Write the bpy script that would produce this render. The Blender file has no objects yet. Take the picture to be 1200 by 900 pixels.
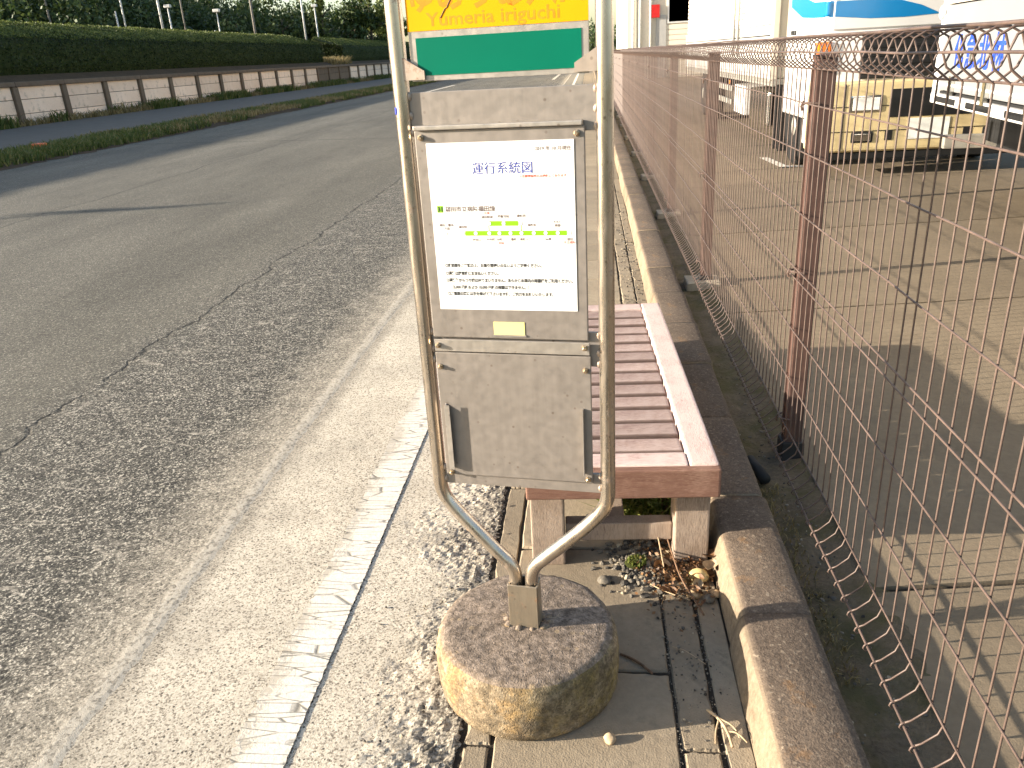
import bpy, bmesh, math, random
import numpy as np
from mathutils import Vector, Matrix
random.seed(7); rng = np.random.default_rng(7)
S = bpy.context.scene
COL = S.collection
R = math.radians

# ------------------------------------------------------------------ camera, sky, sun, exposure
def make_camera():
    rho, pitch, yaw = R(3.3), R(22.44), R(6.37)
    fw = Vector((-math.sin(yaw)*math.cos(pitch), math.cos(yaw)*math.cos(pitch), -math.sin(pitch)))
    r0 = Vector((math.cos(yaw), math.sin(yaw), 0)); u0 = r0.cross(fw)
    ex = math.cos(rho)*r0 - math.sin(rho)*u0
    ey = math.sin(rho)*r0 + math.cos(rho)*u0
    m = Matrix((ex, ey, -fw)).transposed().to_4x4(); m.translation = (0, 0, 1.5)
    cd = bpy.data.cameras.new('camera'); cd.sensor_width = 36; cd.lens = 930/1200*36
    cd.clip_start = .05; cd.clip_end = 3000
    c = bpy.data.objects.new('camera', cd); c.matrix_world = m; COL.objects.link(c); S.camera = c
make_camera()
SUN_EL, SUN_AZ = 14.0, 11.0          # light travels toward +X, turned 11 degrees to +Y
w = bpy.data.worlds.new('World'); S.world = w; w.use_nodes = True
nt = w.node_tree; bg = nt.nodes['Background']; sky = nt.nodes.new('ShaderNodeTexSky')
sky.sky_type = 'NISHITA'; sky.sun_disc = False; sky.sun_elevation = R(SUN_EL); sky.sun_rotation = R(270-SUN_AZ)
sky.air_density = 1.0; sky.dust_density = 1.5; sky.ozone_density = 1.0
nt.links.new(sky.outputs[0], bg.inputs[0]); bg.inputs[1].default_value = .10
sl = bpy.data.lights.new('sun', 'SUN'); sl.energy = 5; sl.angle = R(.5); sl.color = (1, .89, .74)
so = bpy.data.objects.new('sun', sl); COL.objects.link(so)
sd = Vector((math.cos(R(SUN_EL))*math.cos(R(SUN_AZ)), math.cos(R(SUN_EL))*math.sin(R(SUN_AZ)), -math.sin(R(SUN_EL))))
so.rotation_euler = sd.to_track_quat('-Z', 'Y').to_euler(); so.location = (-20, -5, 12)
S.view_settings.view_transform = 'Standard'; S.view_settings.look = 'None'
S.view_settings.exposure = 1.8; S.view_settings.gamma = 1; S.view_settings.use_curve_mapping = False
S.cycles.use_denoising = True

# ------------------------------------------------------------------ material helper
class NT:
    def __init__(s, name):
        s.m = bpy.data.materials.new(name); s.m.use_nodes = True; s.t = s.m.node_tree; s.n = s.t.nodes
        s.b = s.n['Principled BSDF']; s.tc = s.n.new('ShaderNodeTexCoord')
    def set(s, sock, v):
        if hasattr(v, 'links') or hasattr(v, 'is_linked'): s.t.links.new(v, sock)
        else: sock.default_value = v
    def co(s, scale=(1, 1, 1), kind='Object', rot=(0, 0, 0)):
        mp = s.n.new('ShaderNodeMapping'); mp.inputs['Scale'].default_value = scale; mp.inputs['Rotation'].default_value = rot
        s.t.links.new(s.tc.outputs[kind], mp.inputs[0]); return mp.outputs[0]
    def noise(s, v, scale, detail=4, rough=.55, dist=0):
        k = s.n.new('ShaderNodeTexNoise'); s.set(k.inputs['Vector'], v)
        for a, b in (('Scale', scale), ('Detail', detail), ('Roughness', rough), ('Distortion', dist)): k.inputs[a].default_value = b
        return k.outputs[0]
    def vor(s, v, scale, feat='F1', out='Distance', rand=1):
        k = s.n.new('ShaderNodeTexVoronoi'); k.feature = feat; s.set(k.inputs['Vector'], v); k.inputs['Scale'].default_value = scale
        k.inputs['Randomness'].default_value = rand
        return k.outputs[out]
    def math(s, op, a, b=0., c=0., clamp=False):
        k = s.n.new('ShaderNodeMath'); k.operation = op; k.use_clamp = clamp
        for i, x in enumerate((a, b, c)): s.set(k.inputs[i], x)
        return k.outputs[0]
    def ramp(s, f, stops, interp='LINEAR'):
        k = s.n.new('ShaderNodeValToRGB'); s.set(k.inputs[0], f); e = k.color_ramp; e.interpolation = interp
        while len(e.elements) < len(stops): e.elements.new(.5)
        for el, (p, c) in zip(e.elements, stops):
            el.position = p; el.color = (c, c, c, 1) if not hasattr(c, '__len__') else (*c, 1)
        return k.outputs[0]
    def mix(s, f, a, b, mode='MIX'):
        k = s.n.new('ShaderNodeMix'); k.data_type = 'RGBA'; k.blend_type = mode
        s.set(k.inputs[0], f)
        for i, x in ((6, a), (7, b)):
            if isinstance(x, (tuple, list)): x = (*x[:3], 1)
            elif isinstance(x, float): x = (x, x, x, 1)
            s.set(k.inputs[i], x)
        return k.outputs[2]
    def sep(s, v):
        k = s.n.new('ShaderNodeSeparateXYZ'); s.set(k.inputs[0], v); return k.outputs
    def smooth(s, x, lo, hi):
        k = s.n.new('ShaderNodeMapRange'); k.interpolation_type = 'SMOOTHSTEP'; s.set(k.inputs[0], x)
        k.inputs[1].default_value = lo; k.inputs[2].default_value = hi; return k.outputs[0]
    def bump(s, h, strength=.5, dist=.01, prev=None):
        k = s.n.new('ShaderNodeBump'); k.inputs['Strength'].default_value = strength; k.inputs['Distance'].default_value = dist
        s.set(k.inputs['Height'], h)
        if prev is not None: s.set(k.inputs['Normal'], prev)
        return k.outputs[0]
    def rnd(s):
        return s.n.new('ShaderNodeObjectInfo').outputs['Random']
    def geo_rnd(s):
        return s.n.new('ShaderNodeNewGeometry').outputs['Random Per Island']
    def done(s, col, rough=.8, metal=0., normal=None, spec=.3, **kw):
        s.set(s.b.inputs['Base Color'], (*col[:3], 1) if isinstance(col, (tuple, list)) else col)
        s.set(s.b.inputs['Roughness'], rough); s.set(s.b.inputs['Metallic'], metal)
        s.b.inputs['Specular IOR Level'].default_value = spec
        if normal is not None: s.set(s.b.inputs['Normal'], normal)
        for k, v in kw.items(): s.set(s.b.inputs[k.replace('_', ' ')], v)
        return s.m
M = {}
def plain(name, col, rough=.6, metal=0., var=.15, spec=.3, scale=8.):
    t = NT(name); n = t.noise(t.co(), scale, 5)
    d = tuple(c*(1-var) for c in col); l = tuple(min(1, c*(1+var)) for c in col)
    M[name] = t.done(t.ramp(n, [(.3, d), (.7, l)]), rough, metal, spec=spec); return M[name]

def asphalt():
    t = NT('asphalt'); v = t.co(); x, y, z = t.sep(v)
    wob = t.noise(t.co((0, 1, 0)), 1.3, 5, .6); wob2 = t.noise(t.co((1, 1, 0)), 7, 3)
    cx = t.math('ADD', t.math('MULTIPLY_ADD', wob, .36, -2.84), t.math('MULTIPLY', wob2, .10))    # centre of the long crack
    d = t.math('SUBTRACT', x, cx)
    mid = t.noise(v, 9, 5, .65)
    g1 = t.vor(v, 205, out='Color'); g1 = t.sep(g1)[0]
    g2 = t.sep(t.vor(v, 105, out='Color'))[1]
    f1 = t.noise(v, 330, 2); big = t.noise(t.co((1.0, .22, 1)), 1.1, 5, .6)
    old = t.smooth(t.math('ADD', d, t.math('MULTIPLY', t.math('SUBTRACT', mid, .5), .5)), -.30, .22)                              # 1 on the strip between crack and seam
    grain = t.math('ADD', t.math('MULTIPLY', g1, .6), t.math('MULTIPLY', g2, .4))
    newc = t.ramp(grain, [(.08, (.044, .040, .032)), (.5, (.108, .098, .077)), (.8, (.166, .15, .118)), (.94, (.42, .38, .30))])
    oldc = t.ramp(grain, [(.15, (.016, .015, .013)), (.45, (.062, .057, .047)), (.68, (.135, .122, .098)), (.86, (.50, .45, .36))])
    bright = t.ramp(mid, [(.3, .75), (.7, 1.3)])
    newc = t.mix(1., newc, t.ramp(big, [(.3, .74), (.7, 1.25)]), 'MULTIPLY'); oldc = t.mix(1., oldc, bright, 'MULTIPLY')
    # pale scuffs on the old strip
    wv = t.n.new('ShaderNodeVectorMath'); wv.operation = 'MULTIPLY_ADD'
    nz = t.n.new('ShaderNodeTexNoise'); nz.inputs['Scale'].default_value = 6; t.t.links.new(v, nz.inputs[0])
    t.t.links.new(nz.outputs[1], wv.inputs[0]); wv.inputs[1].default_value = (.35, .35, 0); t.t.links.new(t.co((.8, 1.9, 1)), wv.inputs[2])
    edge = t.vor(wv.outputs[0], 4.2, 'DISTANCE_TO_EDGE')
    sc = t.math('MULTIPLY', t.ramp(edge, [(.0, 1.), (.04, 0.)]), t.ramp(t.noise(v, 3.1, 5, .7), [(.43, 0.), (.60, 1.)]))
    sc = t.math('MULTIPLY', sc, t.ramp(t.noise(v, 60, 3), [(.35, 0.), (.55, 1.)]))
    oldc = t.mix(t.math('MULTIPLY', sc, .65), oldc, (.52, .46, .37))
    # dusty pale margin toward the seam
    dust = t.math('MULTIPLY', t.smooth(t.math('ADD', x, t.math('MULTIPLY', t.math('SUBTRACT', mid, .5), .5)), -1.72, -1.29), .62)
    oldc = t.mix(dust, oldc, t.mix(1., (.46, .40, .31), t.ramp(grain, [(.1, .3), (.5, 1.)]), 'MULTIPLY'))
    lip = t.math('MULTIPLY', t.smooth(t.math('ADD', x, t.math('MULTIPLY', t.math('SUBTRACT', t.noise(v, 14, 4, .7), .5), .05)), -1.355, -1.325), t.ramp(g2, [(.15, .25), (.55, .85)]))
    oldc = t.mix(lip, oldc, (.50, .44, .35))
    col = t.mix(old, newc, oldc)
    ck = t.ramp(t.math('ABSOLUTE', t.math('ADD', d, t.math('MULTIPLY', t.math('SUBTRACT', t.noise(v, 30, 3), .5), .05))), [(0., 1.), (.016, 0.)])
    ck = t.math('MULTIPLY', ck, t.ramp(t.noise(t.co((0, 1, 0)), 2.3, 3), [(.36, .4), (.5, 1.)]))
    # a second, cross-going joint far out
    cy = t.math('ABSOLUTE', t.math('SUBTRACT', t.math('ADD', y, t.math('MULTIPLY', x, .24)), t.math('MULTIPLY_ADD', t.noise(v, 2., 3), .25, 16.3)))
    ck = t.math('MAXIMUM', ck, t.math('MULTIPLY', t.ramp(cy, [(0., 1.), (.05, 0.)]), .75))
    x2 = t.math('ABSOLUTE', t.math('SUBTRACT', x, t.math('MULTIPLY_ADD', t.noise(t.co((0, .4, 0)), 1.5, 4), .5, -6.9)))
    ck = t.math('MAXIMUM', ck, t.math('MULTIPLY', t.ramp(x2, [(0., 1.), (.03, 0.)]), .55))
    col = t.mix(ck, col, (.02, .019, .016))
    h = t.math('SUBTRACT', t.math('ADD', t.math('MULTIPLY', grain, .5), t.math('MULTIPLY', f1, .4)), t.math('MULTIPLY', ck, 2.))
    M['asphalt'] = t.done(col, .88, normal=t.bump(h, .55, .006), spec=.25)
asphalt()

def shoulder():
    t = NT('dusty_asphalt'); v = t.co(); x, y, z = t.sep(v)
    g = t.sep(t.vor(v, 210, out='Color'))[0]; pit = t.vor(v, 105)
    big = t.noise(v, 3.2, 6, .65); mid = t.noise(v, 22, 4, .6); n3 = t.noise(v, 240, 3)
    base = t.ramp(g, [(.06, (.22, .188, .145)), (.28, (.45, .395, .31)), (.9, (.59, .525, .42))])
    base = t.mix(1., base, t.ramp(big, [(.3, .78), (.65, 1.12)]), 'MULTIPLY')
    pits = t.math('MULTIPLY', t.ramp(t.math('ADD', t.noise(v, 120, 2), t.math('MULTIPLY', big, .5)), [(.60, 1.), (.70, 0.)]), 1.)
    pits = t.math('SUBTRACT', 1., t.ramp(t.math('ADD', t.noise(v, 170, 3, .7), t.math('MULTIPLY', mid, .45)), [(.545, 0.), (.62, 1.)]))
    col = t.mix(t.math('MULTIPLY', pits, .65), base, (.07, .062, .05))
    bigpit = t.math('MULTIPLY', t.ramp(t.vor(v, 62), [(.16, 1.), (.24, 0.)]), t.ramp(t.sep(t.vor(v, 62, out='Color'))[2], [(.80, 0.), (.84, .9)]))
    col = t.mix(bigpit, col, (.045, .04, .034))
    # crumbling margin next to the gutter: bare dark stones
    rough = t.smooth(t.math('ADD', x, t.math('MULTIPLY', t.math('SUBTRACT', t.noise(v, 5, 5, .7), .5), .75)), -.54, -.33)
    stones = t.ramp(g, [(.08, (.10, .09, .075)), (.45, (.34, .30, .24)), (.95, (.56, .49, .39))])
    stones = t.mix(t.ramp(pit, [(.25, 0.), (.6, .85)]), stones, (.03, .027, .023))
    col = t.mix(t.math('MULTIPLY', rough, .8), col, stones)
    sd2 = t.math('MULTIPLY', t.smooth(t.math('ADD', x, t.math('MULTIPLY', t.math('SUBTRACT', mid, .5), .06)), -1.19, -1.27), .55)
    col = t.mix(sd2, col, t.ramp(g, [(.1, (.07, .06, .047)), (.9, (.30, .26, .20))]))
    col = t.mix(t.math('MULTIPLY', t.smooth(t.math('ADD', y, t.math('MULTIPLY', big, 4.)), 10., 20.), .8), col, (.15, .137, .11))
    h = t.math('ADD', t.math('MULTIPLY', n3, .4), t.math('SUBTRACT', t.math('MULTIPLY', g, .4), t.math('MULTIPLY', pits, .8)))
    M['shoulder'] = t.done(col, .9, normal=t.bump(h, .5, .005), spec=.2)
shoulder()

def white_paint():
    t = NT('road_paint'); v = t.co(); x, y, z = t.sep(v)
    g = t.noise(v, 90, 4, .7); big = t.noise(v, 9, 5, .7)
    cr = t.vor(t.co((.30, 2.0, 1)), 17, 'DISTANCE_TO_EDGE')
    crack = t.math('MULTIPLY', t.ramp(cr, [(0., 1.), (.05, 0.)]), t.ramp(t.noise(v, 12, 3), [(.3, 0.), (.5, .85)]))
    gone = t.ramp(t.math('ADD', t.math('ADD', t.math('MULTIPLY', g, .5), t.math('MULTIPLY', big, .6)), t.math('MULTIPLY', t.smooth(x, -.74, -.88), .25)), [(.69, 0.), (.84, .85)])
    col = t.mix(gone, t.ramp(g, [(.3, (.55, .50, .42)), (.7, (.72, .67, .58))]), (.40, .35, .275))
    col = t.mix(crack, col, (.10, .09, .07))
    M['paint'] = t.done(col, .8, normal=t.bump(t.math('SUBTRACT', g, t.math('ADD', crack, gone)), .4, .004), spec=.3)
white_paint()

def concrete(name, a, b, scale=1., stain=(.10, .09, .07), stain_amt=.5, bump=.35, brush=0.):
    t = NT(name); v = t.co(); n1 = t.noise(v, 3*scale, 6, .65); n2 = t.noise(v, 45*scale, 4, .6); n3 = t.noise(v, 220, 3)
    r = t.rnd()
    col = t.ramp(t.math('ADD', t.math('MULTIPLY', n1, .6), t.math('MULTIPLY', n2, .4)), [(.3, a), (.7, b)])
    col = t.mix(1., col, t.ramp(r, [(0., .86), (1., 1.1)]), 'MULTIPLY')
    st = t.ramp(t.noise(v, 7*scale, 6, .75), [(.55, 0.), (.72, 1.)])
    col = t.mix(t.math('MULTIPLY', st, stain_amt), col, stain)
    sp = t.ramp(t.vor(v, 60), [(.05, 1.), (.12, 0.)])
    col = t.mix(t.math('MULTIPLY', sp, t.ramp(n1, [(.45, 0.), (.6, .8)])), col, stain)
    h = t.math('ADD', t.math('MULTIPLY', n2, .5), t.math('MULTIPLY', n3, .5))
    if brush:
        wv = t.noise(t.co((6, 90, 1), rot=(0, 0, R(-6))), 1., 2); h = t.math('MULTIPLY_ADD', wv, brush, h)
    M[name] = t.done(col, .9, normal=t.bump(h, bump, .006), spec=.2)
concrete('gutter_concrete', (.20, .16, .112), (.32, .262, .185), stain_amt=.65, bump=.5)
concrete('pale_concrete', (.30, .265, .205), (.42, .375, .295))
concrete('yard_concrete', (.14, .108, .072), (.215, .168, .113), stain_amt=.5, brush=.7)
concrete('wall_panel', (.70, .52, .39), (.84, .66, .52), stain=(.28, .2, .14), stain_amt=.75, scale=.4)
concrete('wall_post', (.105, .076, .054), (.18, .135, .098))
concrete('far_path', (.115, .098, .08), (.165, .145, .12))
concrete('block_concrete', (.26, .22, .165), (.38, .33, .25))

def kerb_mat():
    t = NT('kerb_stone'); v = t.co(kind='Object'); geo = t.n.new('ShaderNodeNewGeometry'); nz = t.sep(geo.outputs['True Normal'])[2]
    n1 = t.noise(v, 6, 6, .7); n2 = t.noise(v, 60, 4, .65); fl = t.sep(t.vor(v, 150, out='Color'))[0]
    top = t.ramp(t.math('ADD', t.math('MULTIPLY', n1, .5), t.math('MULTIPLY', n2, .5)), [(.32, (.075, .056, .042)), (.68, (.155, .118, .088))])
    chips = t.math('MULTIPLY', t.ramp(fl, [(.86, 0.), (.96, .8)]), t.ramp(n2, [(.45, 0.), (.6, 1.)]))
    top = t.mix(1., top, t.ramp(t.sep(t.vor(v, 260, out='Color'))[1], [(.05, .8), (.95, 1.22)]), 'MULTIPLY')
    top = t.mix(chips, top, (.26, .21, .155))
    rust = t.math('MULTIPLY', t.ramp(t.noise(v, 11, 5, .7), [(.58, 0.), (.70, .7)]), 1.)
    top = t.mix(rust, top, (.20, .115, .055))
    side = t.ramp(t.math('ADD', t.math('MULTIPLY', n1, .5), t.math('MULTIPLY', n2, .5)), [(.33, (.12, .092, .062)), (.67, (.28, .222, .155))])
    worn = t.smooth(t.math('ADD', nz, t.math('MULTIPLY', t.math('SUBTRACT', n2, .5), .5)), .55, .93)
    col = t.mix(worn, side, top); col = t.mix(1., col, t.ramp(t.rnd(), [(0., .85), (1., 1.12)]), 'MULTIPLY')
    M['kerb'] = t.done(col, .92, normal=t.bump(t.math('ADD', n2, t.math('MULTIPLY', t.noise(v, 230, 3), .6)), .5, .006), spec=.2)
kerb_mat()

def base_mat():
    t = NT('weathered_concrete_base'); v = t.co(); geo = t.n.new('ShaderNodeNewGeometry'); nz = t.sep(geo.outputs['True Normal'])[2]
    n1 = t.noise(v, 7, 6, .7); n2 = t.noise(v, 55, 5, .65); n3 = t.noise(v, 260, 3)
    top = t.ramp(n2, [(.35, (.10, .078, .060)), (.65, (.24, .19, .150))])
    side = t.ramp(t.math('ADD', t.math('MULTIPLY', n1, .55), t.math('MULTIPLY', n2, .45)), [(.36, (.075, .058, .038)), (.5, (.20, .155, .10)), (.64, (.36, .29, .20))])
    och = t.ramp(t.noise(v, 10, 5, .7), [(.50, 0.), (.62, .6)])
    side = t.mix(och, side, (.40, .25, .105))
    grn = t.math('MULTIPLY', t.ramp(t.noise(v, 5, 5, .7), [(.45, 0.), (.65, .8)]), t.smooth(t.sep(v)[0], -.05, .22))
    side = t.mix(grn, side, (.17, .15, .045))
    drk = t.math('MULTIPLY', t.ramp(t.noise(v, 4.2, 5, .7), [(.48, 0.), (.62, .7)]), 1.)
    side = t.mix(drk, side, (.05, .04, .03))
    spots = t.math('MULTIPLY', t.ramp(t.vor(v, 42), [(.24, 1.), (.34, 0.)]), t.ramp(t.noise(v, 6, 4), [(.5, 0.), (.6, .7)]))
    top = t.mix(spots, top, (.31, .23, .14))
    k = t.smooth(t.math('ADD', nz, t.math('MULTIPLY', t.math('SUBTRACT', n1, .5), .6)), .5, .95)
    col = t.mix(k, side, top)
    col = t.mix(1., col, t.ramp(t.sep(t.vor(v, 230, out='Color'))[0], [(.05, .78), (.5, 1.), (.95, 1.28)]), 'MULTIPLY')
    pit = t.ramp(t.vor(v, 75), [(.10, 1.), (.2, 0.)])
    col = t.mix(t.math('MULTIPLY', pit, t.ramp(n1, [(.45, 0.), (.6, .8)])), col, (.04, .034, .027))
    M['base'] = t.done(col, .93, normal=t.bump(t.math('ADD', t.math('SUBTRACT', n2, t.math('MULTIPLY', pit, .6)), t.math('MULTIPLY', n3, .7)), .55, .006), spec=.2)
base_mat()

def steel(name, col, rough, metal, streak=(1, 1, 1), rust=.0, spots=.6):
    t = NT(name); v = t.co(); n1 = t.noise(v, 9, 6, .65); n2 = t.noise(t.co(streak), 60, 4)
    c = t.ramp(t.math('ADD', t.math('MULTIPLY', n1, .6), t.math('MULTIPLY', n2, .4)), [(.3, tuple(x*.82 for x in col)), (.7, tuple(min(1, x*1.12) for x in col))])
    c = t.mix(1., c, t.ramp(t.noise(t.co((45, 45, 1.6)), 1., 4, .6), [(.35, .94), (.62, 1.03)]), 'MULTIPLY')
    sp = t.math('MULTIPLY', t.ramp(t.vor(v, 46), [(.09, 1.), (.17, 0.)]), t.ramp(t.noise(v, 14, 3), [(.46, 0.), (.6, spots)]))
    c = t.mix(sp, c, (.13, .095, .07))
    if rust:
        rs = t.ramp(t.noise(v, 22, 6, .75), [(.60-.1*rust, 0.), (.74-.1*rust, .85)]); c = t.mix(rs, c, (.20, .09, .035))
        metal = t.math('MULTIPLY', t.math('SUBTRACT', 1., rs), metal)
    rr = t.ramp(n2, [(.3, rough-.06), (.7, rough+.1)])
    M[name] = t.done(c, rr, metal, normal=t.bump(n2, .06, .002), spec=.4)
steel('plate_steel', (.262, .232, .205), .5, .5)
steel('frame_steel', (.42, .38, .335), .42, .7)
steel('pole_steel', (.56, .485, .40), .26, .95, (1, 1, .15), .15)
steel('rusty_steel', (.40, .33, .27), .5, .5, rust=.9)
steel('bolt_steel', (.5, .38, .25), .35, .9)
steel('socket_steel', (.29, .245, .185), .45, .7, (14, 14, .4), .1)

def wood(name, a, b, scale, worn=(.62, .52, .48), amt=.6, worn2=.5, edge=False):
    t = NT(name); v = t.co(scale); o = t.n.new('ShaderNodeObjectInfo'); r = o.outputs['Random']
    off = t.n.new('ShaderNodeVectorMath'); off.operation = 'MULTIPLY_ADD'; t.set(off.inputs[0], r); off.inputs[1].default_value = (31, 17, 23); t.set(off.inputs[2], v)
    v2 = off.outputs[0]
    n1 = t.noise(v2, 4, 6, .6, .6); n2 = t.noise(v2, 16, 5, .7)
    c = t.ramp(n1, [(.3, a), (.7, b)])
    wn = t.math('ADD', t.math('MULTIPLY', n2, .7), t.math('MULTIPLY', t.noise(t.co(), 7, 5, .7), .5))
    c = t.mix(t.ramp(wn, [(worn2, 0.), (worn2+.18, amt)]), c, worn)
    c = t.mix(1., c, t.ramp(r, [(0., .85), (1., 1.12)]), 'MULTIPLY')
    gr = t.ramp(n2, [(.28, .7), (.4, 0.)]); c = t.mix(gr, c, tuple(x*.35 for x in a))
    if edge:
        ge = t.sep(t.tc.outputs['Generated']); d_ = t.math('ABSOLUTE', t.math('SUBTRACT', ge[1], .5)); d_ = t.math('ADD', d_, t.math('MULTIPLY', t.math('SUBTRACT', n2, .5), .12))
        c = t.mix(t.math('MULTIPLY', t.smooth(d_, .40, .475), .8), c, (.055, .032, .026))  # long edges coloured darker to imitate shade in the gaps between slats
    M[name] = t.done(c, .75, normal=t.bump(n2, .5, .004), spec=.25)
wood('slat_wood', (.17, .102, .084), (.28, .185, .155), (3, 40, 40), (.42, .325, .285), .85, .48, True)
wood('rail_wood', (.30, .185, .16), (.45, .31, .28), (40, 3, 40), (.62, .49, .44), .9, .44)
wood('end_rail_wood', (.30, .185, .16), (.45, .31, .28), (3, 40, 40), (.62, .49, .44), .9, .46)
wood('apron_wood', (.145, .072, .05), (.215, .118, .085), (3, 40, 40), (.42, .28, .21), .6, .62)
wood('leg_wood', (.15, .108, .082), (.25, .19, .145), (40, 40, 3), (.36, .285, .225), .8, .5)

plain('fence_paint', (.082, .047, .038), .48, 0., .2, .35, 25)
plain('wire_paint', (.088, .060, .049), .5, .0, .4, .4, 14)
plain('fence_boot', (.03, .027, .025), .6)
plain('black_rubber', (.02, .019, .018), .65)
plain('zinc', (.5, .48, .44), .4, .9)

def soil(name, a, b, moss=None, scale=1.):
    t = NT(name); v = t.co(); n1 = t.noise(v, 5*scale, 6, .7); n2 = t.noise(v, 70*scale, 4, .7)
    c = t.ramp(t.math('ADD', t.math('MULTIPLY', n1, .5), t.math('MULTIPLY', n2, .5)), [(.3, a), (.7, b)])
    if moss: c = t.mix(t.ramp(t.noise(v, 4*scale, 5, .7), [(.45, 0.), (.62, .9)]), c, moss)
    M[name] = t.done(c, .95, normal=t.bump(t.math('ADD', n1, n2), .7, .012), spec=.15)
soil('strip_soil', (.08, .062, .042), (.185, .145, .098), (.085, .076, .036))
soil('terrace_soil', (.05, .034, .02), (.11, .075, .045), None, .4)
soil('joint_dirt', (.022, .019, .015), (.06, .05, .038))
soil('ground_earth', (.05, .047, .03), (.10, .09, .06), (.04, .06, .018), .1)
soil('hill_soil', (.02, .03, .008), (.045, .055, .018), None, .03)

def leaf(name, a, b, c2, trans=.25, rough=.55):
    t = NT(name); r = t.geo_rnd(); n = t.noise(t.co(), .8, 3)
    c = t.ramp(t.math('ADD', t.math('MULTIPLY', r, .75), t.math('MULTIPLY', n, .25)), [(.15, a), (.5, b), (.9, c2)])
    m = t.done(c, rough, spec=.3)
    tr = t.n.new('ShaderNodeBsdfTranslucent'); t.set(tr.inputs[0], c); mx = t.n.new('ShaderNodeMixShader'); mx.inputs[0].default_value = trans
    out = t.n['Material Output']; t.t.links.new(t.b.outputs[0], mx.inputs[1]); t.t.links.new(tr.outputs[0], mx.inputs[2]); t.t.links.new(mx.outputs[0], out.inputs[0])
    M[name] = m
leaf('tea_leaf', (.014, .022, .006), (.028, .043, .010), (.07, .095, .02), .4)
leaf('forest_leaf', (.022, .04, .012), (.045, .075, .02), (.09, .115, .03), .2)
leaf('pale_leaf', (.07, .09, .02), (.11, .14, .035), (.17, .19, .05), .3)
leaf('grass_leaf', (.05, .075, .015), (.085, .12, .025), (.19, .17, .06), .3)
leaf('dry_grass_leaf', (.12, .09, .035), (.22, .17, .07), (.34, .27, .13), .3)
leaf('weed_leaf', (.07, .10, .015), (.13, .17, .03), (.22, .21, .06), .3)
leaf('dry_leaf', (.06, .028, .014), (.13, .062, .026), (.26, .15, .07), .2)
def pebble_mat():
    t = NT('pebble'); r = t.geo_rnd(); n = t.noise(t.co(), 120, 3)
    c = t.ramp(r, [(.0, (.04, .037, .033)), (.4, (.095, .086, .073)), (.8, (.17, .15, .12)), (.98, (.34, .29, .21))])
    c = t.mix(1., c, t.ramp(n, [(.3, .75), (.7, 1.2)]), 'MULTIPLY'); M['pebble'] = t.done(c, .9, spec=.2)
pebble_mat()
plain('twig', (.15, .09, .055), .8, 0., .4, .2, 60); plain('pale_twig', (.36, .27, .17), .8, 0., .3, .2, 60)
plain('yellow_stone', (.55, .43, .20), .85, 0., .25, .2, 30); plain('tan_stone', (.40, .28, .16), .85, 0., .3, .2, 30)
soil('moss', (.012, .016, .004), (.05, .058, .012), None, 6.)
plain('bark', (.09, .075, .055), .9, 0., .4, .1, 3)
# print and sheet colours
plain('paper', (.83, .82, .79), .5, 0., .02, .4, 4)
plain('yellow_sheet', (.72, .315, .003), .45, 0., .05, .12, 6)
plain('green_sheet', (.0, .125, .075), .45, 0., .06, .1, 6)
plain('faded_orange', (.58, .225, .003), .45, 0., .2, .4, 30)
plain('orange_letter', (.66, .215, .003), .45, 0., .12, .4, 30)
plain('ink_blue', (.04, .06, .30), .5); plain('ink_black', (.035, .034, .033), .5); plain('ink_red', (.55, .11, .07), .5)
plain('ink_brown', (.12, .085, .075), .5); plain('lime', (.20, .46, .006), .5, 0., .03)
plain('sticker', (.82, .74, .26), .5, 0., .08); plain('blue_tape', (.03, .05, .32), .5)
# vehicles, buildings
plain('truck_white', (.60, .59, .57), .3, 0., .04, .5, 2); plain('truck_blue', (.004, .165, .40), .3, 0., .03, .5)
plain('bumper_cream', (.58, .465, .25), .42, 0., .14, .5, 5); plain('grille_black', (.018, .018, .018), .45)
plain('tyre', (.011, .0105, .01), .85); plain('rim', (.45, .43, .38), .45, .6)
plain('lamp_orange', (.75, .16, .01), .25, 0., .05, .5); plain('chrome', (.7, .68, .63), .15, 1.)
plain('grey_body', (.20, .205, .21), .4, 0., .05, .5, 2); plain('under_dark', (.010, .010, .010), .8); plain('letter_blue', (.015, .06, .55), .4)
plain('plate_white', (.75, .75, .70), .4); plain('lamp_red', (.5, .02, .02), .25)
plain('pale_wall', (.62, .56, .46), .7, 0., .05); plain('siding', (.70, .63, .51), .6, 0., .04, .3, 1.5); plain('grey_siding', (.38, .37, .35), .6, 0., .06)
plain('metal_pole', (.52, .51, .48), .5, .2, .1); plain('grey_pole', (.20, .18, .155), .8); plain('roof_dark', (.06, .06, .065), .7)
plain('orange_plastic', (.75, .15, .04), .5)
plain('tail_blue', (.10, .14, .25), .5)
g = NT('windscreen'); M['glass'] = g.done((.02, .025, .03), .06, spec=.6)

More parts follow.
